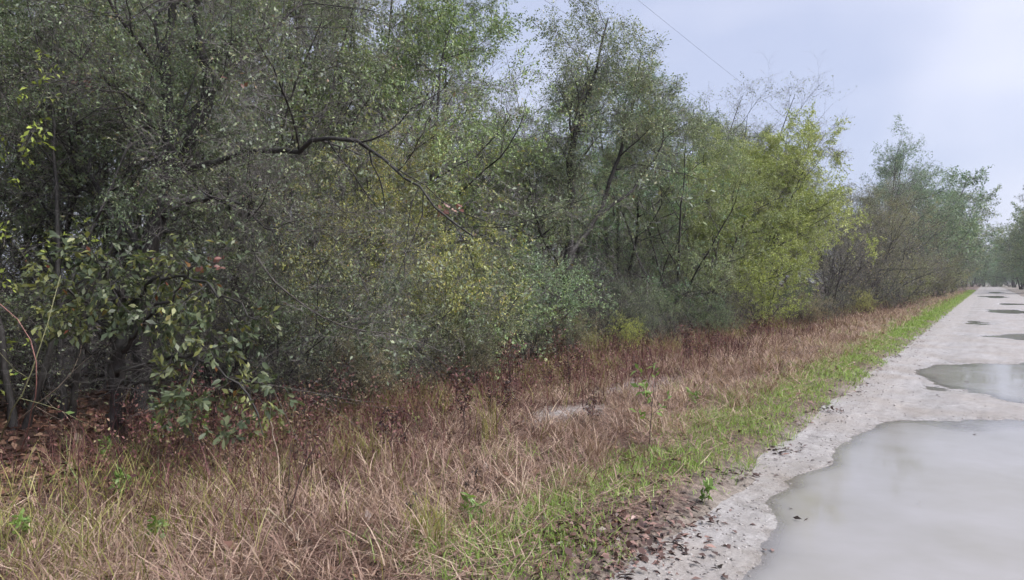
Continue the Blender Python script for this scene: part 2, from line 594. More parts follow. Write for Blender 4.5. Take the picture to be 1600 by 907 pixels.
def leaf_sites(rng, P, tag, per, spread=0.02, fan=0.9, droop=0.0):
    B, n, _ = P.shape
    t = 0.15 + 0.9 * (np.arange(per)[None] + rng.random((B, per))) / per
    t = np.minimum(t, 1)
    f = t * (n - 1)
    i = np.minimum(f.astype(int), n - 2)
    w = (f - i)[..., None]
    b = np.arange(B)[:, None]
    S = P[b, i] * (1 - w) + P[b, i + 1] * w
    T = norm(P[b, i + 1] - P[b, i])
    D = norm(T * 0.8 + norm(rng.normal(0, 1, (B, per, 3))) * fan + np.array([0, 0, -droop]))
    S = S + rng.normal(0, spread, S.shape)
    N = rng.normal(0, 1, (B, per, 3)) * 0.75 + np.array([0.12, -0.05, 0.75])
    tone = np.clip(0.5 + (tag[:, None] - 0.5) * 1.5 + rng.normal(0, 0.23, (B, per)), 0, 0.94)
    tone = np.where(rng.random((B, per)) < 0.012, 1.0, tone)
    m = B * per
    return S.reshape(m, 3), D.reshape(m, 3), N.reshape(m, 3), tone.reshape(m)


def leaf_mesh(name, rng, S, D, N, tone, size, aspect=0.5, fold=0.18, vary=(0.6, 1.25)):
    m = len(S)
    W = norm(np.cross(D, N))
    N = np.cross(W, D)
    ln = size * rng.uniform(*vary, (m, 1))
    wd = ln * aspect * rng.uniform(0.8, 1.2, (m, 1))
    V = np.empty((m, 4, 3))
    V[:, 0] = S
    V[:, 1] = S + D * ln * 0.52 + W * wd * 0.5 + N * wd * fold
    V[:, 2] = S + D * ln - N * ln * 0.1
    V[:, 3] = S + D * ln * 0.52 - W * wd * 0.5 + N * wd * fold
    F = np.arange(m * 4).reshape(m, 4)
    return mesh_np(name, V, [F], {'tone': tone})


UP = np.array([0, 0, 1.0])


def tree_parts(seed, stems, lv, leaf, side=None, custom=None):
    """stems: (count, length, radius, lean, points, wiggle, trop); lv: dicts per branch level; leaf: dict."""
    rng = np.random.default_rng(seed)
    if custom is not None:
        n = 20
        Ps, Rs = [], []
        for pts, r0, r1 in custom:
            pts = np.array(pts, float)
            s = np.concatenate([[0], np.cumsum(np.linalg.norm(np.diff(pts, axis=0), axis=1))])
            q = np.linspace(0, s[-1], n)
            pp = np.stack([np.interp(q, s, pts[:, j]) for j in range(3)], -1)
            pp[1:-1] = pp[1:-1] * 0.5 + (pp[2:] + pp[:-2]) * 0.25
            pp[1:-1] += rng.normal(0, 0.022, (n - 2, 3))
            Ps.append(pp)
            Rs.append(np.linspace(r0, r1, n) * (1 + rng.normal(0, 0.09, n)))
        P, Rr = np.stack(Ps), np.stack(Rs)
        L = np.linalg.norm(np.diff(P, axis=1), axis=2).sum(1)
    else:
        c, ln, rad, lean, n, wig, trop = stems
        a = rng.random() * 6.28 + np.arange(c) * 6.283 / max(c, 1) + rng.normal(0, 0.5, c)
        d = np.stack([np.cos(a) * lean, np.sin(a) * lean, np.ones(c)], -1)
        st = np.stack([np.cos(a), np.sin(a), np.zeros(c)], -1) * (rad * 0.9 if c > 1 else 0.0)
        st[:, 2] = -0.12
        L = ln * rng.uniform(0.8, 1.12, c)
        P, Rr = grow(rng, st, d, L, np.full(c, rad) * rng.uniform(0.7, 1.05, c), np.full(c, rad * 0.12), n, wig, trop)
    # flare at the foot
    Rr[:, 0] *= 1.5
    tag = rng.random(len(P))
    sets = [(P, Rr, 8, 0.0)]
    levs = [0.0, 0.25, 0.6, 0.85, 0.9]
    for j, q in enumerate(lv):
        S, D, Ln, r, tag = spawn(rng, P, Rr, L, tag, q['k'], q.get('t0', 0.2), q.get('t1', 1.0), q.get('a0', 35), q.get('a1', 70), q['ratio'], q.get('prof'), q.get('rr', 0.62), side if j < 2 else None)
        if 'abs' in q:
            Ln = Ln / np.maximum(np.repeat(L, q['k']), 1e-6) / q['ratio'] * q['abs']
        r = np.clip(r, q.get('rmin', 0.0016), q.get('rmax', 1))
        n = q.get('n', 5)
        P, Rr = grow(rng, S, D, Ln, r, r * 0.3, n, q.get('wig', 0.16), q.get('trop', 0.03))
        L = Ln
        if 'zmin' in q:
            P[..., 2] = np.maximum(P[..., 2], q['zmin'] + 0.1 * rng.random(P.shape[:2]))
        sets.append((P, Rr, (6, 4, 3, 3, 3)[j], levs[j]))
        if j == 1:
            alive = rng.random(len(P)) > leaf.get('gap', 0.3)
        elif j > 1:
            alive = np.repeat(alive, q['k'])
    S, D, N, tone = leaf_sites(rng, P, tag, leaf['per'], leaf.get('spread', 0.02), leaf.get('fan', 0.9), leaf.get('droop', 0.1))
    ok = np.repeat(alive, leaf['per'])
    S, D, N, tone = S[ok], D[ok], N[ok], tone[ok]
    if leaf.get('keep', 1) < 1:
        kp = rng.random(len(S)) < leaf['keep']
        S, D, N, tone = S[kp], D[kp], N[kp], tone[kp]
    return rng, sets, (S, D, N, tone)


def make_tree(name, mats, label, cat, seed, stems, lv, leaf, side=None, custom=None, tint=(1, 1, 1), group=None, crown_name='crown', wood_name='trunk'):
    rng, sets, (S, D, N, tone) = tree_parts(seed, stems, lv, leaf, side, custom)
    root = link(name, None, label=label, cat=cat, group=group)
    link(wood_name, wood_mesh(wood_name, sets), M['bark'], root)
    link(crown_name, leaf_mesh(crown_name, rng, S, D, N, tone, leaf['size'], leaf.get('aspect', 0.5)), mats, root, color=tint)
    return root


def put(o, x, y, rot=0.0, s=1.0, sz=None):
    o.location = (x, y, float(ground_z(x, y)) - 0.03)
    o.rotation_euler = (0, 0, rot)
    o.scale = (s, s, sz or s)
    return o


# exec-time seeds for placing
prng = random.Random(11)
OAK_PROF = ([0, 0.25, 0.6, 1.0], [0.75, 1.0, 0.85, 0.35])

# prototypes ------------------------------------------------------------
PROTO = {}


def oak(seed, **k):
    return dict(seed=seed, stems=k.get('stems', (3, 7.2, 0.085, 0.22, 14, 0.07, 0.02)),
                lv=[dict(k=k.get('k1', 11), ratio=0.42, prof=OAK_PROF, t0=k.get('t0', 0.14), a0=38, a1=72, n=9, wig=0.14, trop=0.02, rr=0.55),
                    dict(k=8, ratio=0.42, t0=0.12, a0=35, a1=70, n=6, wig=0.16, trop=-0.01, rr=0.6),
                    dict(k=6, ratio=0.48, t0=0.1, a0=30, a1=70, n=4, wig=0.2, trop=-0.02, rr=0.6),
                    dict(k=4, ratio=0.5, abs=0.24, t0=0.15, a0=25, a1=65, n=2, wig=0.2, trop=0.0, rr=0.7)],
                leaf=dict(per=k.get('per', 13), size=k.get('size', 0.05), aspect=k.get('aspect', 0.46), spread=0.022, droop=0.15, keep=k.get('keep', 1)))


SPECS = {
    'oak_a': ('oak_tree', 'oak_leaf', 'tree', oak(3)),
    'oak_b': ('oak_tree', 'oak_leaf', 'tree', oak(8, stems=(2, 8.0, 0.1, 0.16, 14, 0.08, 0.02), k1=15)),
    'oak_c': ('oak_tree', 'oak_leaf', 'tree', oak(21, stems=(4, 6.2, 0.065, 0.34, 14, 0.08, 0.02), k1=8, size=0.045)),
    'airy': ('airy_oak', 'oak_leaf', 'tree', oak(31, stems=(2, 9.2, 0.11, 0.2, 16, 0.09, 0.03), k1=12, keep=0.7, t0=0.25, size=0.062)),
    'lime': ('lime_green_tree', 'lime_leaf', 'tree', oak(44, stems=(4, 6.6, 0.07, 0.3, 14, 0.07, 0.03), k1=10, size=0.062, per=16)),
    'bare': ('bare_tree', 'oak_leaf', 'tree', oak(52, stems=(4, 6.4, 0.06, 0.28, 14, 0.08, 0.04), k1=9, keep=0.13, size=0.045)),
    'wood': ('woodland_tree', 'oak_leaf', 'tree', oak(63, stems=(2, 8.2, 0.09, 0.12, 14, 0.08, 0.03), k1=12, t0=0.3, keep=0.6, size=0.065)),
    'slim': ('slim_trunked_tree', 'oak_leaf', 'tree', oak(113, stems=(2, 7.6, 0.062, 0.1, 14, 0.09, 0.03), k1=8, t0=0.5, keep=0.5, size=0.05)),
    'far': ('distant_tree', 'oak_leaf', 'tree', dict(seed=97, stems=(3, 7.4, 0.1, 0.2, 12, 0.07, 0.02),
              lv=[dict(k=12, ratio=0.42, prof=OAK_PROF, t0=0.2, a0=38, a1=75, n=7, wig=0.14, rr=0.55), dict(k=8, ratio=0.45, t0=0.12, n=4, wig=0.16), dict(k=5, ratio=0.5, abs=0.45, n=2, wig=0.2)],
              leaf=dict(per=12, size=0.13, aspect=0.5, spread=0.05, gap=0.12))),
    'shrub': ('myrtle_shrub', 'oak_leaf', 'shrub', dict(seed=71, stems=(9, 1.9, 0.022, 0.55, 9, 0.12, 0.03),
              lv=[dict(k=9, ratio=0.45, prof=([0, 0.5, 1], [0.9, 1, 0.6]), t0=0.1, n=6, wig=0.16), dict(k=8, ratio=0.5, t0=0.1, n=4, wig=0.2), dict(k=5, ratio=0.5, abs=0.16, n=2, wig=0.2)],
              leaf=dict(per=9, size=0.04, aspect=0.42, spread=0.015))),
    'limeshrub': ('yellow_green_shrub', 'lime_leaf', 'shrub', dict(seed=75, stems=(8, 1.6, 0.018, 0.6, 9, 0.12, 0.03),
              lv=[dict(k=8, ratio=0.45, t0=0.1, n=6, wig=0.16), dict(k=7, ratio=0.5, t0=0.1, n=4, wig=0.2), dict(k=4, ratio=0.5, abs=0.15, n=2, wig=0.2)],
              leaf=dict(per=9, size=0.042, aspect=0.45, spread=0.015, keep=0.8))),
    'twigs': ('twiggy_thicket', 'oak_leaf', 'shrub', dict(seed=81, stems=(14, 2.5, 0.016, 0.6, 10, 0.16, -0.01),
              lv=[dict(k=8, ratio=0.42, t0=0.15, n=6, wig=0.18), dict(k=7, ratio=0.5, t0=0.1, n=4, wig=0.2), dict(k=5, ratio=0.5, abs=0.2, n=2, wig=0.2)],
              leaf=dict(per=5, size=0.04, aspect=0.45, spread=0.01, keep=0.22))),
}


HEIGHT = {}


def plant(kind, px, X, label, top, rot=None, tint=(1, 1, 1), group=None, sz=None):
    """top: screen row of the crown's top, or a plain scale when under 4."""
    x, y = spot(px, X)
    if rot is None:
        rot = prng.random() * 6.28
    if kind not in PROTO:
        nm, mt, cat, sp = SPECS[kind]
        o = make_tree(nm, M[mt], label, cat, tint=tint, group=group, **sp)
        PROTO[kind] = o
        zs = np.empty(len(o.children[1].data.vertices) * 3, np.float32)
        o.children[1].data.vertices.foreach_get('co', zs)
        HEIGHT[kind] = float(np.percentile(zs[2::3], 99.7))
    else:
        o = copy_tree(PROTO[kind], label, group, tint)
    s = top if -4 < top < 4 else (EYE + (HY - top) / FPX * depth(x, y)) / HEIGHT[kind]
    return put(o, x, y, rot, s, sz)


# --- the forked oak with the long limb, behind the broad-leaved sapling
fx, fy = spot(225, -7.9)
fd = depth(fx, fy)


def rel(px, py, dd=0.0):
    return p3(px, py, fd + dd) - np.array([fx, fy, float(ground_z(fx, fy)) - 0.03])


fork = [
    ([(0, 0, -0.1), rel(222, 520), rel(228, 400), rel(255, 330), rel(268, 270), rel(272, 210), rel(262, 140), rel(268, 60), rel(280, -60), rel(270, -180)], 0.125, 0.02),
    ([rel(262, 285), rel(285, 262, -0.1), rel(315, 200, -0.2), rel(335, 140, -0.2), rel(318, 80, -0.3), rel(300, 30, -0.4), rel(325, -40, -0.5), rel(340, -150, -0.6)], 0.085, 0.015),
    ([rel(262, 290), rel(300, 262, -0.2), rel(350, 250, -0.5), rel(400, 228, -0.7), rel(450, 236, -0.9), rel(505, 216, -1.1), rel(545, 212, -1.2), rel(595, 240, -1.3), rel(640, 290, -1.4), rel(690, 325, -1.5), rel(740, 370, -1.5)], 0.04, 0.006),
    ([rel(245, 345), rel(290, 315, -0.2), rel(340, 308, -0.4), rel(390, 330, -0.5), rel(430, 370, -0.6)], 0.035, 0.008),
    ([rel(230, 400), rel(180, 330, 0.3), rel(140, 260, 0.5), rel(110, 170, 0.7), rel(60, 60, 0.9)], 0.045, 0.01),
    ([rel(272, 215), rel(300, 185, 0.2), rel(360, 110, 0.4), rel(420, 60, 0.6), rel(500, -30, 0.8)], 0.04, 0.01),
]
flv = [dict(k=11, ratio=0.4, abs=1.25, t0=0.45, t1=1.0, a0=35, a1=75, n=8, wig=0.16, trop=0.0, rr=0.5, rmax=0.03),
       dict(k=8, ratio=0.5, t0=0.1, n=6, wig=0.17, trop=-0.02, rr=0.6),
       dict(k=6, ratio=0.5, t0=0.1, n=4, wig=0.2, trop=-0.02),
       dict(k=4, ratio=0.5, abs=0.2, n=2, wig=0.2)]
o = make_tree('forked_oak', M['oak_leaf'], 'dark oak with forked trunk and one long drooping limb', 'tree', 5, None, flv,
              dict(per=6, size=0.042, aspect=0.46, keep=0.34), custom=fork, tint=(0.95, 1, 0.95))
o.location = (fx, fy, float(ground_z(fx, fy)) - 0.03)

# --- the tree with the dark upright trunk that stands clear of its neighbours
tx, ty = spot(888, -7.6)
td = depth(tx, ty)


def rel2(px, py, dd=0.0):
    return p3(px, py, td + dd) - np.array([tx, ty, float(ground_z(tx, ty)) - 0.03])


dark = [
    ([(0, 0, -0.1), rel2(882, 450), rel2(888, 380), rel2(893, 300), rel2(890, 230), rel2(918, 150), rel2(935, 90), rel2(950, 30)], 0.13, 0.015),
    ([rel2(886, 400), rel2(920, 360, 0.3), rel2(935, 340, 0.4), rel2(960, 260, 0.5), rel2(985, 180, 0.6), rel2(1000, 90, 0.6)], 0.07, 0.012),
    ([rel2(889, 300), rel2(888, 250, -0.2), rel2(900, 190, -0.4), rel2(915, 130, -0.4), rel2(922, 85, -0.3)], 0.05, 0.01),
    ([rel2(884, 430), rel2(850, 380, -0.3), rel2(830, 320, -0.5), rel2(828, 270, -0.6)], 0.045, 0.01),
    ([rel2(935, 340, 0.4), rel2(985, 300, 0.6), rel2(1030, 240, 0.8), rel2(1040, 170, 0.8)], 0.04, 0.01),
]
dlv = [dict(k=13, ratio=0.4, abs=1.5, t0=0.42, t1=1.0, a0=35, a1=75, n=7, wig=0.15, trop=0.01, rr=0.5, rmax=0.03, prof=([0, 0.4, 1], [1.1, 1, 0.55])),
       dict(k=8, ratio=0.42, t0=0.1, n=5, wig=0.17, rr=0.6), dict(k=6, ratio=0.5, t0=0.1, n=4, wig=0.2), dict(k=4, ratio=0.5, abs=0.22, n=2, wig=0.2)]
o = make_tree('dark_trunked_oak', M['oak_leaf'], 'tall oak with black upright trunk, its crown alone against the sky', 'tree', 15, None, dlv,
              dict(per=7, size=0.052, aspect=0.46, keep=0.8), custom=dark, tint=(1.1, 1.15, 1.1))
o.location = (tx, ty, float(ground_z(tx, ty)) - 0.03)

# kind, bearing, X, label, top row (or scale), tint
FRONT = [
    ('slim', 104, -8.0, 'slim black trunk standing clear before the shade', -150, (0.9, 1, 0.9)),
    ('slim', 28, -7.8, 'slim black trunk close to the arching vines', -120, (0.9, 1.05, 0.9)),
    ('oak_b', -150, -9.8, 'oak at the picture\'s edge, crown leaning over mossy trunks', -90, (0.85, 0.95, 0.8)),
    ('bare', 40, -10.8, 'slender multi-stemmed oak in shade behind pale arching vines', -60, (0.85, 0.95, 0.85)),
    ('wood', 150, -10.2, 'thin dark-trunked tree just behind the forked oak', -60, (0.9, 1, 0.9)),
    ('bare', 330, -9.6, 'oak directly behind the fork, crown filling the gap', -120, (0.9, 0.95, 0.9)),
    ('wood', 215, -11.0, 'tree behind the fork with leaves only high up', -330, (1.0, 1.15, 1.0)),
    ('oak_b', 20, -12.5, 'leafy oak behind the slim dark trunks', -260, (1.0, 1.2, 1.0)),
    ('oak_a', 400, -12.0, 'leafy oak seen between fork and long limb', -200, (1.0, 1.1, 0.95)),
    ('oak_c', 430, -8.8, 'grey-green oak whose low branches hang under the long limb', 60, (0.9, 0.95, 0.95)),
    ('oak_b', 500, -9.6, 'tall oak rising above the long drooping limb', -140, (1.0, 1.05, 0.9)),
    ('oak_c', 590, -8.0, 'yellow-tinged oak behind the little red leaf cluster', 200, (1.8, 1.6, 0.75)),
    ('oak_a', 615, -9.3, 'big green oak at the edge of the sky gap', -70, (1.2, 1.4, 0.95)),
    ('oak_b', 650, -10.4, 'leafy oak crowding behind the big green oak', -40, (1.05, 1.15, 0.95)),
    ('oak_c', 770, -8.8, 'rounded oak below the sky gap, grey-green', 165, (1.05, 1.1, 0.95)),
    ('bare', 845, -11.0, 'leafless tree whose bare twigs show in the sky gap', 95, (1, 1, 1)),
    ('oak_a', 975, -9.4, 'oak behind the black-trunked tree, fresh green', 120, (0.95, 1.3, 1.15)),
    ('oak_c', 1050, -7.6, 'olive oak with arching branches between black trunk and lime tree', 190, (1.1, 1.2, 0.95)),
    ('bare', 1085, -10.5, 'leafless tree with bare twigs sticking above the canopy', 108, (1, 1, 1)),
    ('bare', 1150, -10.8, 'second leafless tree, bare crown fanning against the sky', 115, (1, 1, 1)),
    ('lime', 1105, -7.8, 'smaller lime-green tree with arching lower branches', 225, (0.8, 0.8, 0.95)),
    ('lime', 1160, -8.0, 'bright lime-green tree, brightest crown in the row', 190, (1.0, 0.97, 1.1)),
    ('lime', 1190, -7.6, 'lime-green tree at the end of the bright clump', 205, (0.95, 0.93, 1.05)),
    ('oak_a', 1080, -10.8, 'dull oak crowded in below the bare twigs', 190, (1.0, 1.1, 0.95)),
    ('oak_a', 1165, -10.8, 'oak hidden mostly behind the brightest lime crown', 200, (1.2, 1.25, 0.9)),
    ('oak_b', 1235, -10.0, 'oak showing past the end of the bright clump', 235, (1.2, 1.2, 0.9)),
    ('oak_c', 1318, -7.4, 'greyish oak filling in behind the grey leafless tree', 300, (1.25, 1.12, 1.05)),
    ('oak_a', 1372, -6.9, 'grey-green oak below the tall airy top', 310, (1.2, 1.15, 1.05)),
    ('oak_c', 1418, -6.8, 'mid-height oak tucked under the spreading airy oak', 322, (1.1, 1.15, 0.95)),
    ('far', 1452, -6.9, 'dense oak under the leaning airy oak', 330, (1.0, 1.1, 0.95)),
    ('bare', 1335, -7.0, 'grey twiggy tree behind the dense grey thicket', 275, (1.2, 1.05, 1.0)),
    ('bare', 1365, -6.4, 'second grey twiggy tree just before the tall airy oak', 285, (1.2, 1.05, 1.0)),
    ('oak_a', 1400, -8.0, 'full oak behind the tall airy top', 262, (0.9, 1.1, 0.95)),
    ('bare', 1300, -6.2, 'grey nearly leafless tree next to the lime-green clump', 288, (1.2, 1.0, 0.9)),
    ('oak_c', 1345, -6.2, 'brownish grey oak between bare tree and airy oak', 285, (1.15, 1.05, 0.95)),
    ('airy', 1392, -5.8, 'tall airy oak with the highest thin top down the road', 198, (0.75, 1.0, 0.95)),
    ('oak_b', 1432, -5.6, 'airy oak spreading beside the highest thin top', 255, (0.8, 1.05, 0.95)),
    ('far', 1468, -5.2, 'airy oak leaning out toward the road', 265, (0.8, 1.05, 0.95)),
    ('far', 1490, -5.2, 'dark oak far down the row near the road', 300, (0.95, 1.05, 1.0)),
    ('far', 1507, -5.0, 'low-spreading oak where the row nears the road end', 345, (1, 1, 1)),
    ('far', 1524, -5.5, 'small-looking oak, last of the row before the road end', 375, (1, 1.05, 1.0)),
]
for k, px, X, lab, top, tint in FRONT:
    plant(k, px, X, lab, top, tint=tint)

SHRUBS = [
    ('limeshrub', -290, -9.4, 'lime-green shrub poking in at the picture\'s edge', 1.6, (1.2, 1.2, 0.9)),
    ('twigs', 60, -9.2, 'grey brush in deep shade behind the pale vines', 0.8, (1, 1, 1)),
    ('twigs', 350, -7.8, 'grey twiggy thicket under the forked oak', 0.75, (1, 1, 1)),
    ('twigs', 440, -7.2, 'leafless brushy thicket below the drooping limb', 1.0, (1, 1, 1)),
    ('shrub', 520, -6.8, 'dull green shrub beside the brushy thicket', 0.85, (0.9, 1, 0.95)),
    ('shrub', 610, -7.1, 'yellowish shrub mound below the red leaf cluster', 1.25, (1.75, 1.6, 0.9)),
    ('shrub', 700, -6.6, 'low grey-green shrub whose twigs reach over red weeds', 0.8, (1.15, 1.15, 1.05)),
    ('limeshrub', 640, -8.2, 'yellow-leaved shrub, tall, amid the dark oaks', 1.7, (0.85, 0.78, 0.9)),
    ('shrub', 830, -7.2, 'round silvery green shrub next to the black trunk', 1.05, (1.15, 1.45, 1.3)),
    ('shrub', 755, -7.7, 'olive shrub between yellowish mound and silvery shrub', 1.0, (1.2, 1.2, 0.85)),
    ('twigs', 950, -7.7, 'bare thicket at the foot of the black trunk', 0.8, (1, 1, 1)),
    ('shrub', 1010, -7.2, 'low dark green shrub with drooping twigs', 0.75, (0.9, 1.05, 0.9)),
    ('twigs', 1090, -7.0, 'purplish bare thicket before the lime-green shrub', 0.95, (1, 1, 1)),
    ('limeshrub', 1190, -6.0, 'low lime-green shrub in front of the bare trees', 1.25, (1.1, 1.1, 0.9)),
    ('shrub', 1238, -6.3, 'small dark-leaved shrub hugging the lime-green shrub', 0.7, (0.65, 0.85, 0.75)),
    ('twigs', 1280, -6.4, 'grey thicket, first of the bare thickets past the lime shrub', 1.9, (1.2, 1, 0.9)),
    ('twigs', 1322, -6.0, 'dense grey thicket with pale arching stems', 2.1, (1.2, 1, 0.9)),
    ('twigs', 1362, -5.6, 'brownish thicket below the tall airy oak', 2.2, (1.2, 1, 0.9)),
    ('limeshrub', 1405, -4.7, 'yellowish shrub among the thickets down the road', 1.7, (0.75, 0.7, 0.85)),
    ('twigs', 1432, -4.9, 'grey thicket close to the strip of bright grass', 2.0, (1.2, 1, 0.9)),
    ('shrub', 1462, -4.0, 'olive shrub bulging out near the far grass', 2.0, (1.2, 1.1, 0.9)),
    ('twigs', 1484, -3.9, 'last grey thicket before the road narrows away', 2.2, (1.2, 1, 0.9)),
]
for k, px, X, lab, s, tint in SHRUBS:
    plant(k, px, X, lab, s, tint=tint)

# low growth spilling out of the wood's edge
srng = random.Random(17)
EDGE = [
    (480, -6.3, 'twigs', 0.42, 'low bare brush in front of the leafless brushy thicket'),
    (560, -6.2, 'shrub', 0.45, 'low green bush in front of the dull green shrub'),
    (640, -6.3, 'twigs', 0.45, 'low bare brush in front of the yellowish shrub mound'),
    (730, -6.3, 'shrub', 0.42, 'low green bush in front of the olive shrub'),
    (790, -6.5, 'twigs', 0.4, 'low bare brush in front of the round silvery shrub'),
    (880, -6.7, 'shrub', 0.5, 'low green bush right before the black trunk'),
    (930, -6.6, 'limeshrub', 0.25, 'tiny yellow-green bush beside the black trunk\'s foot'),
    (980, -6.4, 'limeshrub', 0.4, 'small yellow-green bush among red weeds behind the sandy scrape'),
    (1040, -6.2, 'twigs', 0.5, 'low bare brush before the low dark green shrub'),
    (1110, -6.3, 'shrub', 0.5, 'low green bush before the purplish bare thicket'),
    (1140, -6.2, 'twigs', 0.5, 'low bare brush beside the low lime-green shrub'),
    (1235, -5.6, 'twigs', 0.45, 'low bare brush before the small dark-leaved shrub'),
    (1260, -5.2, 'shrub', 0.55, 'low green bush at the start of the grey thickets'),
    (1300, -4.9, 'twigs', 0.6, 'low bare brush out on the verge by the grey thickets'),
    (1350, -4.6, 'limeshrub', 0.6, 'yellow-green bush out on the verge by the brownish thicket'),
    (1390, -4.2, 'twigs', 0.7, 'farthest low bare brush, near the bright grass strip'),
]
for px, X, k, sc, lab in EDGE:
    plant(k, px, X, lab, sc, tint=(srng.uniform(0.9, 1.25), srng.uniform(0.9, 1.15), 0.95), group='low growth at the wood edge')

# deep inside the wood: trees and brush that only show as trunks and grey-green depth
brng = random.Random(5)
LAB_IN = 'shadowed tree deep in the wood behind the front row'
LAB_BR = 'shadowed brush deep in the wood between the trunks'
for row, (X0, step) in enumerate(((-12.5, 3.8), (-17.0, 4.6), (-23.0, 6.0))):
    y = -9.0 - row * 3
    while y < 48 + row * 14:
        x = X0 + brng.uniform(-1.4, 1.4)
        yy = y + brng.uniform(-1.2, 1.2)
        kind = brng.choice(('wood', 'oak_a', 'wood', 'oak_b', 'bare'))
        s = brng.uniform(0.72, 0.88) * (1.25 if yy < 10 else 1.0)
        o = copy_tree(PROTO[kind], LAB_IN, 'trees deep in the wood', (brng.uniform(0.8, 1.1),) * 3)
        put(o, x, yy, brng.random() * 6.28, s)
        y += step * brng.uniform(0.8, 1.2)
for row, (X0, step) in enumerate(((-9.8, 2.8), (-13.5, 3.4), (-19.0, 4.0))):
    y = -3.0 - row * 2
    while y < 36 + row * 8:
        x = X0 + brng.uniform(-1.0, 1.0)
        kind = brng.choice(('twigs', 'twigs', 'shrub'))
        o = copy_tree(PROTO[kind], LAB_BR, 'brush deep in the wood', (brng.uniform(0.8, 1.1),) * 3)
        put(o, x, y, brng.random() * 6.28, brng.uniform(0.8, 1.15) * (1 + 0.25 * row))
        y += step * brng.uniform(0.8, 1.25)

# far end of the road and its other side
FAR = [
    ('far', 5.8, 112, 1.3, (0.9, 1.0, 0.9), 'round-headed tree across the road with dark trunk'),
    ('far', 6.8, 135, 1.75, (0.9, 1, 0.95), 'taller tree behind the round-headed tree across the road'),
    ('far', 5.2, 165, 1.7, (0.9, 1, 0.9), 'wide tree across the road, nearest its vanishing end'),
    ('far', 5.4, 215, 2.0, (1, 1.1, 1.0), 'farthest tree on the far side of the road'),
    ('far', -1.0, 262, 1.9, (0.8, 1.25, 1.1), 'green tree closing the end of the road'),
    ('far', 3.4, 268, 1.4, (0.6, 0.9, 0.9), 'bright tree beside the one closing the road end'),
    ('far', -5.5, 250, 2.0, (0.9, 1.1, 1.0), 'dim tree at the road end beside the row'),
    ('far', -6.0, 190, 1.7, (0.95, 1.05, 1.0), 'hazy tree far along the row near the road end'),
    ('far', -6.5, 155, 1.2, (0.95, 1.05, 1.0), 'hazy tree midway to the road end in the row'),
    ('far', -8.0, 215, 1.3, (1, 1, 1), 'hazy low tree behind the last of the row'),
    ('far', 1.5, 285, 1.5, (0.75, 1.15, 1.0), 'broad green tree behind the one closing the road end'),
    ('far', -3.6, 238, 1.5, (0.8, 1.1, 1.0), 'low green tree just where the road disappears'),
    ('far', 6.2, 245, 1.6, (0.8, 1.1, 1.0), 'low green tree across the road near its end'),
    ('far', 9.5, 118, 1.5, (0.85, 1.0, 0.9), 'deep green tree behind the dark-trunked round-headed one'),
    ('far', 9.0, 150, 1.9, (0.85, 1.0, 0.9), 'bushy tree across the road, low crown'),
    ('far', -9.5, 175, 1.7, (0.9, 1.05, 1.0), 'bushy hazy tree behind the far row'),
    ('far', -10.5, 125, 1.5, (0.9, 1.05, 1.0), 'full hazy tree behind the leaning oak'),
]
for k, x, y, s, tint, lab in FAR:
    o = copy_tree(PROTO[k], lab, None, tint)
    put(o, x, y, prng.random() * 6.28, s)


# brush under the far trees
for x, y, s, lab in ((-2.2, 256, 3.2, 'dim green bush closing the road end, beside the row'), (1.8, 259, 3.0, 'dim green bush in the middle of the road end'), (5.2, 250, 3.2, 'dim green bush at the far side of the road end'),
                     (-6.0, 236, 3.0, 'dim bush under the row near the road end'), (7.8, 205, 3.0, 'dim bush across the road, farthest but one'), (7.2, 160, 2.8, 'bush under the wide tree across the road'),
                     (7.6, 116, 2.4, 'bush beside the dark trunk of the round-headed tree')):
    put(copy_tree(PROTO['shrub'], lab, 'bushes under the far trees', (0.8, 1.05, 0.95)), x, y, x + y, s)

# ------------------------------------------------------------------ pine across the road
def make_pine():
    rng = np.random.default_rng(91)
    P, Rr = grow(rng, np.array([[0, 0, -0.1]]), np.array([[0, 0, 1.0]]), np.array([17.0]), np.array([0.2]), np.array([0.03]), 16, 0.02, 0.02)
    sets = [(P, Rr, 8, 0.0)]
    S, D, L, r, tag = spawn(rng, P, Rr, np.array([17.0]), np.array([0.4]), 38, 0.5, 1.0, 55, 85, 0.17, ([0.5, 0.7, 1], [0.8, 1, 0.35]), 0.4)
    P1, R1 = grow(rng, S, D, L, r, r * 0.3, 6, 0.1, 0.06)
    sets.append((P1, R1, 4, 0.3))
    S, D, L, r, tag = spawn(rng, P1, R1, L, tag, 9, 0.3, 1.0, 30, 60, 0.35)
    P2, R2 = grow(rng, S, D, L, r, r * 0.4, 4, 0.15, 0.08)
    sets.append((P2, R2, 3, 0.6))
    S, D, N, tone = leaf_sites(rng, P2, tag, 45, 0.03, 1.2, 0)
    root = link('pine_tree', None, label='tall pine with dark narrow crown across the road', cat='tree')
    link('trunk', wood_mesh('trunk', sets), M['bark'], root)
    link('crown', leaf_mesh('crown', rng, S, D, N, tone, 0.26, 0.09), M['pine_leaf'], root)
    return root


put(make_pine(), 6.2, 122, 0.4, 0.95)


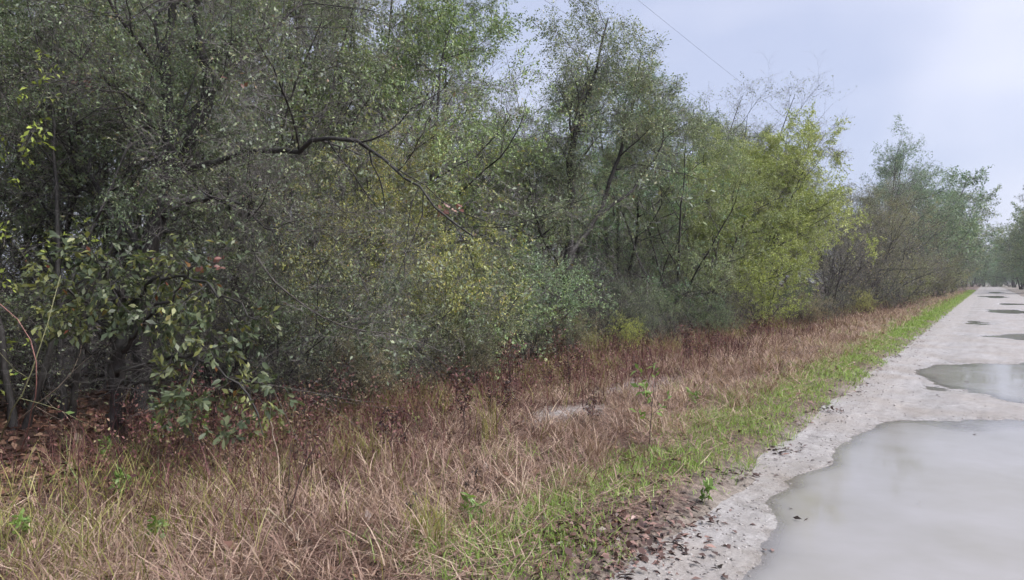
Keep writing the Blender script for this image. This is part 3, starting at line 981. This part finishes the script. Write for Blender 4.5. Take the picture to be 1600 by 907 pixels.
# ------------------------------------------------------------------ broad-leaved sapling at the wood's edge
def big_leaf_mesh(name, seed, ln=0.1, wd=0.045):
    rng = np.random.default_rng(seed)
    st = [(0.0, 0.04), (0.2, 0.55), (0.45, 0.9), (0.68, 1.0), (0.88, 0.62), (1.0, 0.0)]
    bend = rng.uniform(-0.55, 0.25)
    V, F = [], []
    for t, w in st:
        z = bend * t * t * ln
        fold = 0.22 * w * wd * 0.5
        V += [(-w * wd / 2, t * ln, z + fold), (0, t * ln, z), (w * wd / 2, t * ln, z + fold)]
    for i in range(len(st) - 1):
        a = i * 3
        F += [(a, a + 1, a + 4, a + 3), (a + 1, a + 2, a + 5, a + 4)]
    tone = rng.uniform(0.05, 0.85)
    return mesh_np(name, np.array(V), [np.array(F)], {'tone': np.full(len(F), tone)}, smooth=True)


def frame_matrix(s, d, n, scale):
    from mathutils import Matrix
    y = Vector(d).normalized()
    x = y.cross(Vector(n)).normalized()
    z = x.cross(y)
    m = Matrix((x, y, z)).transposed().to_4x4()
    m.translation = Vector(s)
    return m @ Matrix.Diagonal((scale, scale, scale, 1))


def make_sapling():
    bx, by = gp(180, 722)
    d0 = depth(bx, by)
    org = np.array([bx, by, float(ground_z(bx, by)) - 0.03])

    def q(px, py, dd=0.0):
        return p3(px, py, d0 + dd) - org
    custom = [
        ([(0, 0, -0.1), q(180, 640), q(184, 560), q(186, 480), q(200, 420)], 0.088, 0.03),
        ([q(183, 560), q(230, 500, -0.3), q(280, 450, -0.5), q(310, 410, -0.6)], 0.022, 0.006),
        ([q(184, 540), q(140, 480, -0.2), q(105, 450, -0.3), q(80, 470, -0.4)], 0.02, 0.005),
        ([q(182, 590), q(250, 560, -0.4), q(320, 560, -0.7), q(385, 610, -0.9), q(410, 680, -1.0)], 0.022, 0.005),
        ([q(186, 500), q(180, 450, -0.4), q(165, 420, -0.6), q(150, 400, -0.7)], 0.018, 0.005),
        ([q(182, 580), q(130, 540, -0.2), q(100, 560, -0.3)], 0.014, 0.004),
        ([q(190, 480), q(250, 430, -0.2), q(320, 440, -0.5), q(400, 500, -0.7)], 0.02, 0.005),
        ([q(182, 600), q(240, 600, -0.5), q(280, 640, -0.8), q(300, 690, -1.0)], 0.014, 0.004),
    ]
    lv = [dict(k=9, ratio=0.4, abs=0.45, t0=0.3, n=6, wig=0.18, trop=0.0, rr=0.5, rmax=0.008), dict(k=6, ratio=0.5, abs=0.26, t0=0.15, n=4, wig=0.2, trop=-0.03, rmin=0.0018)]
    rng, sets, (S, D, N, tone) = tree_parts(77, None, lv, dict(per=11, spread=0.012, fan=0.9, droop=0.3, keep=0.95, gap=0.1), custom=custom)
    ok = S[:, 2] > 0.28
    lat = S[:, 0] * CS + S[:, 1] * SN
    near_ = -((S[:, 0]) * -SN + S[:, 1] * CS)
    ok &= ~((lat < 0.3 + 0.55 * near_) & (S[:, 2] < 1.0))
    ok &= (S[:, 2] < 1.86) & (lat > -0.55)
    S, D, N, tone = S[ok], D[ok], N[ok], tone[ok]
    tone = np.clip(tone + rng.normal(0, 0.12, len(tone)), 0, 0.9)
    tone = np.where(rng.random(len(tone)) < 0.04, rng.uniform(0.88, 1.0, len(tone)), tone)
    root = link('broad_leaved_sapling', None, label='broad-leaved sapling with dark straight trunk at the wood\'s edge', cat='tree', loc=tuple(org))
    link('trunk', wood_mesh('trunk', sets), M['bark'], root)
    # the leaves nearest the eye are leaves of their own
    dist = (S + org)[:, 0] * -SN + (S + org)[:, 1] * CS
    order = np.argsort(dist)
    near, rest = order[:290], order[290:]
    var = [big_leaf_mesh('leaf', 300 + i, 0.073, 0.031) for i in range(14)]
    for me in var:
        me.materials.append(M['broad_leaf'])
    for j in near:
        v = var[int(rng.integers(len(var)))]
        o = link('leaf', v, None, root)
        o.matrix_local = frame_matrix(S[j], D[j], N[j], float(rng.uniform(0.45, 1.25)))
    link('foliage', leaf_mesh('foliage', rng, S[rest], D[rest], N[rest], tone[rest], 0.073, 0.42), M['broad_leaf'], root, kind='stuff')


make_sapling()


# ------------------------------------------------------------------ overhead wires
def wire(name, X, H, label):
    ys = np.linspace(-40, 230, 120)
    span = 45.0
    z = H - 0.15 + 0.15 * (2 * ((ys / span) % 1.0) - 1) ** 2
    P = np.stack([np.full_like(ys, X), ys, z], -1)[None]
    V, F = tubes(P, np.full((1, len(ys)), 0.0036), 6)
    link(name, mesh_np(name, V, [F], smooth=True), M['wire'], label=label, cat='wire')


wire('overhead_wire', -8.4, 9.75, 'upper overhead wire crossing the sky over the lime trees')
wire('overhead_wire', -8.4, 8.05, 'lower overhead wire in the sky gap beside the big oak')


# ------------------------------------------------------------------ grasses, weeds, litter
def blades(name, mat, rng, x, y, h, w, lean, curl, tone, segs=3, zoff=0.0, label=None):
    m = len(x)
    a = rng.random(m) * 6.283
    z = ground_z(x, y) - 0.01 + zoff
    dirv = np.stack([np.cos(a), np.sin(a)], -1)
    b = rng.random(m) * 6.283
    sv = np.stack([np.cos(b), np.sin(b)], -1)
    rows = []
    px_, py_, pz_ = x.copy(), y.copy(), z.copy()
    ang = lean.copy()
    n = segs
    for i in range(n + 1):
        t = i / n
        ww = w * (1 - 0.75 * t ** 1.5) * 0.5
        if i < n:
            rows.append(np.stack([px_ - sv[:, 0] * ww, py_ - sv[:, 1] * ww, pz_], -1))
            rows.append(np.stack([px_ + sv[:, 0] * ww, py_ + sv[:, 1] * ww, pz_], -1))
        else:
            rows.append(np.stack([px_, py_, pz_], -1))
        st = h / n
        px_ = px_ + dirv[:, 0] * np.sin(ang) * st
        py_ = py_ + dirv[:, 1] * np.sin(ang) * st
        pz_ = pz_ + np.cos(ang) * st
        pz_ = np.maximum(pz_, ground_z(px_, py_) + 0.004)
        ang = ang + curl / n
    V = np.stack(rows, 1)
    k = V.shape[1]
    base = np.arange(m)[:, None] * k
    Q = [base + np.array([[2 * i, 2 * i + 1, 2 * i + 3, 2 * i + 2]]) for i in range(n - 1)]
    T = base + np.array([[2 * n - 2, 2 * n - 1, 2 * n]])
    faces = Q + [T]
    at = np.concatenate([tone] * len(faces))
    return link(name, mesh_np(name, V, faces, {'tone': at}), mat, kind='stuff', label=label)


grng = np.random.default_rng(2024)


def scatter(n, x0, x1, y0, y1, p=1.0):
    """Denser near the camera."""
    u = grng.random(n)
    y = np.exp(np.log(y0 + 3) * (1 - u) + np.log(y1 + 3) * u) - 3
    x = x0 + (x1 - x0) * grng.random(n)
    return x, y


def far_w(y):
    return np.clip(y / 7, 1, 9)


def patch(x, y, s, p):
    return 0.5 + 0.5 * wob(x, y, s, p)


def bare(x, y):
    a = ((x + 4.1) / 0.55) ** 2 + ((y - 9.6) / 1.35) ** 2
    b = ((x + 3.85) / 0.42) ** 2 + ((y - 7.1) / 0.8) ** 2
    return np.minimum(a, b) > 0.8 + 0.9 * wob(x, y, 3.5, 1.0)


# dry thatch over the verge
x, y = scatter(84000, -7.0, -2.3, 0.6, 130)
keep = (grng.random(len(x)) < sstep(-5.2 + 0.5 * wob(x, y, 0.7, 5.0), -3.9, x) * (0.35 + 0.65 * sstep(-2.1, -3.0, x)) * (0.45 + 0.55 * patch(x, y, 1.1, 0.7))) & (bare(x, y) | (grng.random(len(x)) < 0.14))
x, y = x[keep], y[keep]
m = len(x)
pt = patch(x, y, 0.7, 2.0)
blades('dry_grass', M['dry_grass'], grng, x, y, grng.uniform(0.12, 0.42, m) * (0.6 + 0.6 * pt), 0.005 * far_w(y) ** 0.75 * grng.uniform(0.6, 1.3, m), np.where(grng.random(m) < 0.6, grng.uniform(0.8, 1.5, m), grng.uniform(0.1, 0.9, m)), grng.uniform(0.1, 1.3, m),
       np.clip(0.52 + 0.75 * (patch(x, y, 0.9, 5.0) - 0.5) + grng.normal(0, 0.2, m), 0, 1), label='tangled dry tan grass covering the verge')

# clumps of bent straw
cx_, cy_ = scatter(800, -4.7, -2.4, 0.9, 40)
ok_ = bare(cx_, cy_)
cx_, cy_ = cx_[ok_], cy_[ok_]
per = 20
spread_ = grng.uniform(0.02, 0.08, len(cx_))
ch_ = grng.uniform(0.12, 0.42, len(cx_))
ct_ = grng.uniform(0.25, 0.9, len(cx_))
x = np.repeat(cx_, per) + grng.normal(0, 1, len(cx_) * per) * np.repeat(spread_, per)
y = np.repeat(cy_, per) + grng.normal(0, 1, len(cx_) * per) * np.repeat(spread_, per)
m = len(x)
blades('straw_clumps', M['dry_grass'], grng, x, y, np.repeat(ch_, per) * grng.uniform(0.5, 1.1, m), 0.006 * far_w(y) ** 0.7 * grng.uniform(0.5, 1.7, m), grng.uniform(0.05, 0.8, m), grng.uniform(0.5, 2.4, m),
       np.clip(np.repeat(ct_, per) + grng.normal(0, 0.15, m), 0, 1), segs=3, label='bent straw clumps dotted over the verge')

# matted straw lying flat under it, near the eye
x, y = scatter(70000, -6.3, -1.95, 0.8, 22)
keep = (grng.random(len(x)) < (0.15 + 0.85 * sstep(-5.4 + 0.5 * wob(x, y, 0.7, 5.0), -4.2, x)) * (0.5 + 0.5 * sstep(-1.9, -2.6, x)) * (0.55 + 0.45 * patch(x, y, 1.7, 3.9))) & (bare(x, y) | (grng.random(len(x)) < 0.15))
x, y = x[keep], y[keep]
m = len(x)
blades('matted_straw', M['dry_grass'], grng, x, y, grng.uniform(0.1, 0.34, m), 0.006 * far_w(y) ** 0.6 * grng.uniform(0.4, 2.3, m), grng.uniform(1.15, 1.62, m), grng.uniform(-0.5, 0.5, m),
       np.clip(0.4 + 0.75 * (patch(x, y, 1.6, 1.0) - 0.5) + grng.normal(0, 0.27, m), 0, 1), segs=2, zoff=0.012, label='matted straw lying flat on the verge')

# green strip by the road
x, y = scatter(105000, -2.95, -1.6, 2.8, 150)
dens = np.exp(-np.abs((x + 2.22 + 0.3 * wob(x, y, 0.9, 4.0) + 0.12 * wob(x, y, 3.1, 2.0)) / (0.42 + 0.2 * sstep(4.5, 7.5, y))) ** 3) * (0.3 + 0.7 * sstep(0.15, 0.45, patch(x, y, 1.1, 1.2))) * (0.3 + 0.7 * sstep(2.6, 4.0, y))
keep = grng.random(len(x)) < dens
x, y = x[keep], y[keep]
m = len(x)
blades('green_grass', M['green_grass'], grng, x, y, grng.uniform(0.035, 0.12, m), 0.0066 * far_w(y) ** 0.75 * grng.uniform(0.6, 1.3, m), grng.uniform(0.1, 1.2, m), grng.uniform(0.2, 1.2, m),
       np.clip(0.5 + grng.normal(0, 0.22, m), 0, 1), segs=2, label='short bright green grass along the road edge')

# scattered green among the thatch
x, y = scatter(42000, -6.5, -1.8, 0.6, 100)
keep = grng.random(len(x)) < 0.03 + 0.8 * sstep(0.66, 0.88, patch(x, y, 1.3, 7.7))
x, y = x[keep], y[keep]
m = len(x)
blades('sparse_grass', M['green_grass'], grng, x, y, grng.uniform(0.06, 0.26, m), 0.005 * far_w(y) ** 0.75 * grng.uniform(0.6, 1.3, m), grng.uniform(0.0, 0.9, m), grng.uniform(0.2, 1.2, m),
       np.clip(0.45 + grng.normal(0, 0.25, m), 0, 1), segs=3, label='scattered green blades growing through the dry grass')

# long olive grass, thickest nearest the eye
x, y = scatter(32000, -6.8, -2.2, 0.3, 40)
keep = grng.random(len(x)) < np.clip(1.1 - 0.28 * (y - 1.5), 0.05, 1) * sstep(-6.3, -5.3, x) * (0.3 + 0.7 * patch(x, y, 1.2, 3.3)) * (0.1 + 0.9 * sstep(-2.8, -4.3, x))
x, y = x[keep], y[keep]
m = len(x)
blades('long_grass', M['olive_grass'], grng, x, y, grng.uniform(0.12, 0.4, m), 0.0055 * grng.uniform(0.6, 1.4, m), grng.uniform(0.0, 0.6, m), grng.uniform(0.3, 1.8, m),
       np.clip(0.5 + grng.normal(0, 0.25, m), 0, 1), segs=4, label='long yellow-green grass at the near corner of the verge')

# dead reddish weeds along the wood's edge
x, y = scatter(95000, -8.2, -3.6, 1.2, 90)
xc = -5.35 + 0.5 * wob(0 * x, y, 0.5, 1.1)
keep = grng.random(len(x)) < np.exp(-((x - xc) / 1.15) ** 2) * (0.35 + 0.65 * sstep(0.2, 0.6, patch(x, y, 1.3, 9.1))) * sstep(1.5, 4.5, y) * (1 - 0.6 * sstep(13, 26, y))
x, y = x[keep], y[keep]
m = len(x)
blades('dead_weeds', M['red_weed'], grng, x, y, grng.uniform(0.1, 0.55, m) * (0.35 + 1.0 * patch(x, y, 1.4, 4.4)), 0.005 * far_w(y) ** 0.75 * grng.uniform(0.5, 1.6, m), np.where(grng.random(m) < 0.4, grng.uniform(0.5, 1.4, m), grng.uniform(0.0, 0.5, m)), grng.uniform(-0.6, 1.4, m),
       np.clip(0.43 + 0.9 * (patch(x, y, 1.2, 6.0) - 0.5) + grng.normal(0, 0.22, m), 0, 1), segs=3, label='dead reddish-purple weeds along the edge of the wood')
x, y = scatter(30000, -8.0, -4.4, 2.0, 70)
keep = grng.random(len(x)) < np.exp(-((x + 5.9) / 1.1) ** 2) * sstep(0.5, 0.75, patch(x, y, 1.25, 2.6)) * sstep(2.5, 6.0, y)
x, y = x[keep], y[keep]
m = len(x)
blades('mixed_grass', M['olive_grass'], grng, x, y, grng.uniform(0.12, 0.45, m), 0.006 * far_w(y) ** 0.7 * grng.uniform(0.6, 1.4, m), grng.uniform(0.0, 0.8, m), grng.uniform(0.2, 1.3, m),
       np.clip(0.5 + grng.normal(0, 0.28, m), 0, 1), segs=3, label='olive and straw grass patches among the reddish weeds')
# their withered leaflets
n = 60000
x, y = scatter(n, -8.0, -3.8, 1.2, 60)
xc = -5.35 + 0.5 * wob(0 * x, y, 0.5, 1.1)
keep = grng.random(len(x)) < np.exp(-((x - xc) / 1.15) ** 2) * sstep(1.5, 4.5, y) * (0.25 + 0.75 * sstep(0.2, 0.65, patch(x, y, 1.0, 9.1)))
x, y = x[keep], y[keep]
m = len(x)
S = np.stack([x, y, ground_z(x, y) + grng.uniform(0.05, 0.5, m)], -1)
D = norm(grng.normal(0, 1, (m, 3)))
link('weed_leaflets', leaf_mesh('weed_leaflets', grng, S, D, grng.normal(0, 1, (m, 3)), np.clip(0.5 + grng.normal(0, 0.25, m), 0, 1), 0.03, 0.5), M['red_weed'], kind='stuff', label='withered leaflets hanging in the reddish weeds')


def flat_leaves(name, mat, x, y, size, tone, zf, tilt=0.35, aspect=0.5, label=None):
    m = len(x)
    S = np.stack([x, y, zf(x, y) + grng.uniform(0.003, 0.02, m)], -1)
    D = norm(np.stack([grng.normal(0, 1, m), grng.normal(0, 1, m), grng.normal(0, tilt * 0.6, m)], -1))
    N = np.stack([grng.normal(0, tilt, m), grng.normal(0, tilt, m), np.ones(m)], -1)
    me = leaf_mesh(name, grng, S, D, N, tone, size, aspect, vary=(0.3, 1.7))
    return link(name, me, mat, kind='stuff', label=label)


x, y = scatter(46000, -13.0, -4.6, -1.5, 30)
keep = grng.random(len(x)) < sstep(-4.8, -6.4, x + 0.6 * wob(x, y, 0.8, 2.0))
x, y = x[keep], y[keep]
flat_leaves('leaf_litter', M['litter'], x, y, 0.075, np.clip(0.45 + grng.normal(0, 0.24, len(x)), 0, 1), ground_z, 0.45, label='fallen red-brown oak leaves carpeting the forest floor')
x, y = scatter(9000, -6.0, -1.8, 0.8, 25)
keep = grng.random(len(x)) < 0.25 + 0.75 * sstep(0.6, 0.85, patch(x, y, 1.4, 8.2))
x, y = x[keep], y[keep]
flat_leaves('scattered_leaves', M['litter'], x, y, 0.06, np.clip(0.45 + grng.normal(0, 0.25, len(x)), 0, 1), ground_z, 0.5, label='fallen leaves scattered through the verge grass')


def top_z(x, y):
    return np.maximum(np.maximum(ground_z(x, y), road_z(x, y)), WATER_Z)


n = 12000
x, y = scatter(n, -2.2, -0.9, 1.5, 45)
keep = grng.random(n) < np.exp(-((x + 1.72 + 0.12 * wob(x, y, 1.1, 0.4)) / 0.17) ** 2) * sstep(0.45, 0.8, patch(x, y, 2.2, 1.4)) + 0.005
x, y = x[keep], y[keep]
flat_leaves('roadside_debris', M['debris'], x, y, 0.05, np.clip(0.4 + grng.normal(0, 0.25, len(x)), 0, 1), top_z, 0.4, 0.38, label='dark wet leaf bits washed up along the road edge')
x = grng.uniform(-1.5, 2.4, 60)
y = grng.uniform(2.5, 18, 60)
flat_leaves('floating_bits', M['debris'], x, y, 0.045, np.clip(0.3 + grng.normal(0, 0.2, len(x)), 0, 1), top_z, 0.1, 0.35, label='small dark leaf bits on the wet road and puddles')
# grit and small stones pressed into the road
n = 2600
x = np.concatenate([grng.normal(-1.45, 0.22, n // 2), grng.uniform(-1.6, 2.6, n - n // 2)])
y = np.exp(grng.uniform(np.log(2.5), np.log(30), n))
r_ = grng.uniform(0.004, 0.016, n) ** 1.0
zc = road_z(x, y)
ok_ = (zc > ground_z(x, y)) & (zc > WATER_Z - 0.004)
x, y, r_, zc = x[ok_], y[ok_], r_[ok_], zc[ok_]
m = len(x)
octa = np.array([(1, 0, 0), (0, 1, 0), (-1, 0, 0), (0, -1, 0), (0, 0, 0.7), (0, 0, -0.7)])
jit = grng.uniform(0.6, 1.3, (m, 6, 1))
V = np.stack([x, y, zc], -1)[:, None] + octa[None] * jit * r_[:, None, None]
fo = np.array([(0, 1, 4), (1, 2, 4), (2, 3, 4), (3, 0, 4), (1, 0, 5), (2, 1, 5), (3, 2, 5), (0, 3, 5)])
F = (np.arange(m)[:, None, None] * 6 + fo[None]).reshape(-1, 3)
link('road_grit', mesh_np('road_grit', V, [F], {'tone': np.repeat(np.clip(grng.normal(0.5, 0.25, m), 0, 1), 8)}), M['grit'], kind='stuff', label='small stones and grit pressed into the sand road')
# clump of brown leaves at the near road edge
bx, by = gp(955, 860)
x = grng.normal(bx, 0.26, 900)
y = grng.normal(by, 0.34, 900)
flat_leaves('leaf_drift', M['debris'], x, y, 0.045, np.clip(0.6 + grng.normal(0, 0.25, 900), 0, 1), top_z, 0.5, label='drift of brown leaves at the near road edge')


# ------------------------------------------------------------------ single plants one can point at
def stalk(name, label, pts, r0, r1, mat, cat='weed', leaves=None, seeds=None, seed=1, twigs=0):
    rng = np.random.default_rng(seed)
    pts = np.array(pts, float)
    org = pts[0].copy()
    pts = pts - org
    n = 12
    s = np.concatenate([[0], np.cumsum(np.linalg.norm(np.diff(pts, axis=0), axis=1))])
    q = np.linspace(0, s[-1], n)
    P = np.stack([np.interp(q, s, pts[:, j]) for j in range(3)], -1)
    P[1:-1] = P[1:-1] * 0.5 + (P[2:] + P[:-2]) * 0.25
    P[1:-1] += rng.normal(0, 0.004, (n - 2, 3))
    P = P[None]
    Rr = np.linspace(r0, r1, n)[None]
    sets = [(P, Rr, 5, 0.0)]
    tips = None
    if twigs:
        S, D, L, r, tag = spawn(rng, P, Rr, np.array([s[-1]]), np.array([0.5]), twigs, 0.35, 1.0, 25, 60, 0.32)
        P1, R1 = grow(rng, S, D, L, np.maximum(r, 0.0012), np.full(len(r), 0.001), 5, 0.15, 0.03)
        sets.append((P1, R1, 3, 0.0))
        tips = P1
    root = link(name, None, label=label, cat=cat, loc=tuple(org))
    link('stem', wood_mesh('stem', sets), mat, root)
    if leaves:
        lm, cnt, size = leaves
        base = tips if tips is not None else P[:, n // 3:]
        S, D, N, tone = leaf_sites(rng, base, np.full(len(base), 0.5), cnt, 0.006, 1.0, 0.1)
        link('foliage', leaf_mesh('foliage', rng, S, D, N, tone, size, 0.4), lm, root, color=(1, 1, 1))
    if seeds:
        base = tips if tips is not None else P[:, -5:]
        S, D, N, tone = leaf_sites(rng, base[:, -3:], np.full(len(base), 0.5), seeds, 0.008, 1.2, 0)
        link('seed_head', leaf_mesh('seed_head', rng, S, D, N, tone, 0.02, 0.6), M['seed'], root, kind='stuff')
    return root


def on(px, py, z=0.0):
    x, y = gp(px, py)
    return np.array([x, y, float(ground_z(x, y)) + z])


def up(px, py, h, dx=0.0, dy=0.0):
    b = on(px, py, -0.03)
    return [b, b + np.array([dx * 0.3, dy * 0.3, h * 0.5]), b + np.array([dx, dy, h])]


stalk('tall_weed', 'tall upright weed with green leafy top beside the sandy scrape', up(1015, 722, 0.62, 0.03, 0.05), 0.006, 0.002, M['dead_stalk'], leaves=(M['weed_leaf'], 7, 0.07), seed=4, twigs=7)
stalk('dead_stalk', 'thin dead stalk standing in the green strip', up(1168, 652, 0.5, 0.02, -0.02), 0.005, 0.002, M['red_stem'], seed=5, twigs=5)
stalk('dead_stalk', 'dark seed-headed stalk low in the near dry grass', up(738, 815, 0.22, 0.02, 0.02), 0.004, 0.002, M['dead_stalk'], seeds=22, seed=6, twigs=3)
stalk('dead_stalk', 'short dark stalk with seed head in tangled grass', up(650, 850, 0.2, -0.02, 0.02), 0.004, 0.002, M['dead_stalk'], seeds=18, seed=7, twigs=3)
stalk('bent_stalk', 'bent brown stalk leaning right in the near grass', up(445, 860, 0.6, 0.18, 0.12), 0.006, 0.002, M['dead_stalk'], seed=8, twigs=3)
stalk('bent_stalk', 'straight dark stem beside the bent brown stalk', up(448, 850, 0.55, 0.0, 0.03), 0.005, 0.002, M['dead_stalk'], seed=9)
stalk('pale_stalk', 'pale broken stalk leaning with a curled leaf on top', up(440, 790, 0.5, -0.1, -0.02), 0.007, 0.003, M['pale_stalk'], seed=10, leaves=(M['red_leaf'], 3, 0.07))
stalk('bushy_weed', 'dark bushy dead weed standing before the sandy scrape', up(925, 690, 0.3, 0.02, 0.0), 0.006, 0.002, M['dead_stalk'], seeds=8, seed=12, twigs=16, leaves=(M['red_weed'], 7, 0.03))
stalk('bushy_weed', 'purplish dead weed bush behind the sandy scrape', up(1075, 590, 0.45, 0.02, 0.0), 0.006, 0.002, M['dead_stalk'], seeds=6, seed=13, twigs=16, leaves=(M['red_weed'], 8, 0.035))
stalk('sapling_shoot', 'slim pale stem upright at the foot of the black trunk', up(931, 545, 0.8, 0.03, 0.0), 0.012, 0.004, M['pale_stalk'], seed=14)
# dead bushy weeds scattered through the reddish growth
wrng = random.Random(29)
weed_src = [o for o in bpy.data.objects if o.name.startswith('bushy_weed')]
for i in range(46):
    yy = 3.6 + 20 * wrng.random() ** 1.6
    xx = wrng.uniform(-6.9, -3.9)
    o = copy_tree(weed_src[i % 2], 'dead bushy weed standing in the reddish growth along the wood', 'dead bushy weeds')
    put(o, xx, yy, wrng.random() * 6.28, wrng.uniform(0.8, 1.5))
for i, (px, py, h, lab) in enumerate([
        (725, 850, 0.16, 'bright green feathery weed in the near dry grass'),
        (160, 752, 0.16, 'small bright green seedling on the leaf litter'),
        (180, 812, 0.18, 'green seedling at the edge of the long grass'),
        (240, 880, 0.17, 'broad green weed low in the long grass'),
        (20, 885, 0.16, 'green weed in the picture\'s bottom corner'),
        (300, 720, 0.4, 'blue-green seedling under the sapling'),
        (245, 735, 0.35, 'blue-green leafy shoot beside the sapling trunk'),
        (1100, 800, 0.14, 'low green weed where grass meets the road'),
        (1080, 655, 0.2, 'leafy green weed behind the tall upright weed')]):
    stalk('green_weed', lab, up(px, py, h, 0.03, 0.02), 0.004, 0.002, M['green_stem'], leaves=(M['weed_leaf'], 7, 0.06), seed=40 + i, twigs=6)

# tufts of long grass that stand out
def tuft(label, px, py, h, n, seed, mat):
    rng = np.random.default_rng(seed)
    cx, cy = gp(px, py)
    xs = rng.normal(cx, 0.05, n)
    ys = rng.normal(cy, 0.05, n)
    o = blades('grass_tuft', M[mat], rng, xs, ys, h * rng.uniform(0.5, 1.15, n), 0.0065 * rng.uniform(0.6, 1.2, n), rng.uniform(0, 0.35, n), rng.uniform(0.2, 1.5, n), np.clip(0.6 + rng.normal(0, 0.2, n), 0, 1), segs=4, label=label)
    o['kind'] = 'thing'
    o['category'] = 'grass tuft'


tuft('straw-yellow grass tuft amid reddish weeds', 585, 745, 0.45, 70, 61, 'olive_grass')
tuft('thin yellow-green grass tuft standing tall beside sandy scrape', 765, 715, 0.6, 40, 62, 'olive_grass')
tuft('olive grass tuft in front of the pale broken stalk', 540, 740, 0.4, 60, 63, 'olive_grass')
tuft('drooping tan grass tuft below the bushy dead weed', 930, 745, 0.35, 110, 64, 'dry_grass')
tuft('green and yellow grass tuft near the bottom edge', 665, 880, 0.35, 80, 65, 'olive_grass')


# ------------------------------------------------------------------ vines and fallen twigs
def cane(name, label, pts, r0, r1, mat, cat, seed, twigs=0, leaves=None):
    stalk(name, label, pts, r0, r1, mat, cat, leaves=leaves, seed=seed, twigs=twigs)


cane('arching_vine', 'pale green vine arching up at the picture\'s edge', [on(-10, 730), p3(20, 640, 5.6), p3(55, 570, 5.6), p3(75, 500, 5.6), p3(95, 430, 5.8)], 0.007, 0.003, M['green_stem'], 'vine', 21, 3, (M['weed_leaf'], 2, 0.06))
cane('arching_vine', 'reddish vine curving down to the pale green one', [on(30, 740), p3(58, 600, 5.5), p3(60, 560, 5.5), p3(45, 520, 5.5), p3(15, 480, 5.5), p3(-30, 455, 5.5)], 0.006, 0.003, M['red_stem'], 'vine', 22)
cane('fallen_branch', 'pale bare branch slanting up behind the vines', [on(20, 690), p3(70, 620, 6.4), p3(110, 595, 6.4), p3(128, 560, 6.4), p3(130, 520, 6.4)], 0.008, 0.003, M['pale_stalk'], 'branch', 23, 3)
cane('dead_branch', 'grey bare branch with fine twigs below the sapling', [on(330, 700), p3(345, 580, 5.9), p3(395, 600, 5.8), p3(440, 605, 5.7), p3(500, 615, 5.6), p3(565, 628, 5.6)], 0.006, 0.002, M['grey_stalk'], 'branch', 24, 9)
cane('dead_branch', 'lichen-spotted bare limb sloping through the thicket', [p3(400, 400, 8.2), p3(430, 445, 8.0), p3(490, 490, 7.9), p3(540, 515, 7.9), p3(640, 525, 7.8), p3(690, 550, 7.8)], 0.014, 0.004, M['grey_stalk'], 'branch', 25, 10)
cane('straw_stem', 'bundle-like straw stem lying in the near grass', [on(470, 895, 0.03), on(440, 872, 0.07), on(415, 862, 0.12)], 0.012, 0.006, M['pale_stalk'], 'stalk', 26, 4)
# arching pale canes over the grey thickets
for i, (px, py, X, lab) in enumerate([(1330, 445, -6.3, 'long pale cane arching over the dense grey thicket'), (1370, 440, -6.0, 'pale cane arching beside the brownish thicket')]):
    x, y = spot(px, X)
    b = np.array([x, y, float(ground_z(x, y))])
    cane('arching_cane', lab, [b, b + np.array([0.1, 0.4, 1.5]), b + np.array([0.5, 1.2, 2.2]), b + np.array([1.0, 2.2, 1.7]), b + np.array([1.3, 2.8, 0.9])], 0.016, 0.006, M['pale_stalk'], 'cane', 30 + i, 5)


# ------------------------------------------------------------------ coloured leaf clusters
def cluster(label, px, py, d, n, seed, mat, size=0.09):
    rng = np.random.default_rng(seed)
    c = p3(px, py, d)
    root = link('leaf_cluster', None, label=label, cat='leaves', loc=tuple(c))
    P = np.zeros((1, 4, 3))
    P[0, :, 0] = np.linspace(-0.25, 0.12, 4)
    P[0, :, 2] = np.linspace(0.1, 0, 4)
    link('twig', wood_mesh('twig', [(P, np.full((1, 4), 0.004), 4, 0.3)]), M['bark'], root)
    var = []
    for i in range(3):
        me = big_leaf_mesh('leaf', seed * 10 + i, size, size * 0.55)
        me.materials.append(mat)
        var.append(me)
    for i in range(n):
        o = link('leaf', var[i % 3], None, root)
        s = np.array([rng.uniform(-0.1, 0.2), rng.normal(0, 0.05), rng.normal(0, 0.05)])
        d_ = norm(rng.normal(0, 1, 3) + np.array([0.4, -0.3, -0.4]))
        o.matrix_local = frame_matrix(s, d_, rng.normal(0, 0.6, 3) + np.array([0.3, -0.6, 0.5]), float(rng.uniform(0.7, 1.2)))


cluster('cluster of red leaves at the tip of the drooping limb', 695, 322, 8.5, 14, 51, M['red_leaf'])
cluster('small red leaf cluster above the broad-leaved sapling', 322, 412, 6.2, 9, 52, M['red_leaf'], 0.07)
cluster('red leaves by the twigs near the forked trunk', 372, 130, 7.6, 6, 53, M['red_leaf'], 0.07)
cluster('reddish leaves hanging high among slim dark trunks', 140, 130, 8.0, 9, 54, M['red_leaf'], 0.07)

# ------------------------------------------------------------------ damp air
def haze_box():
    x0, x1, y0, y1, z0, z1 = -1000.0, 1000.0, -400.0, 1600.0, -1.6, 26.0
    V = np.array([(x, y, z) for z in (z0, z1) for y in (y0, y1) for x in (x0, x1)])
    F = np.array([(0, 2, 3, 1), (4, 5, 7, 6), (0, 1, 5, 4), (2, 6, 7, 3), (0, 4, 6, 2), (1, 3, 7, 5)])
    t = NT('damp_air')
    v = t.n('ShaderNodeVolumePrincipled')
    v.inputs['Color'].default_value = (0.86, 0.89, 0.97, 1)
    v.inputs['Density'].default_value = 0.00035
    v.inputs['Anisotropy'].default_value = 0.2
    t.l(v.outputs[0], t.out.inputs['Volume'])
    link('haze', mesh_np('haze', V, [F]), t.m, kind='stuff', label='thin damp haze that pales the far trees')


haze_box()
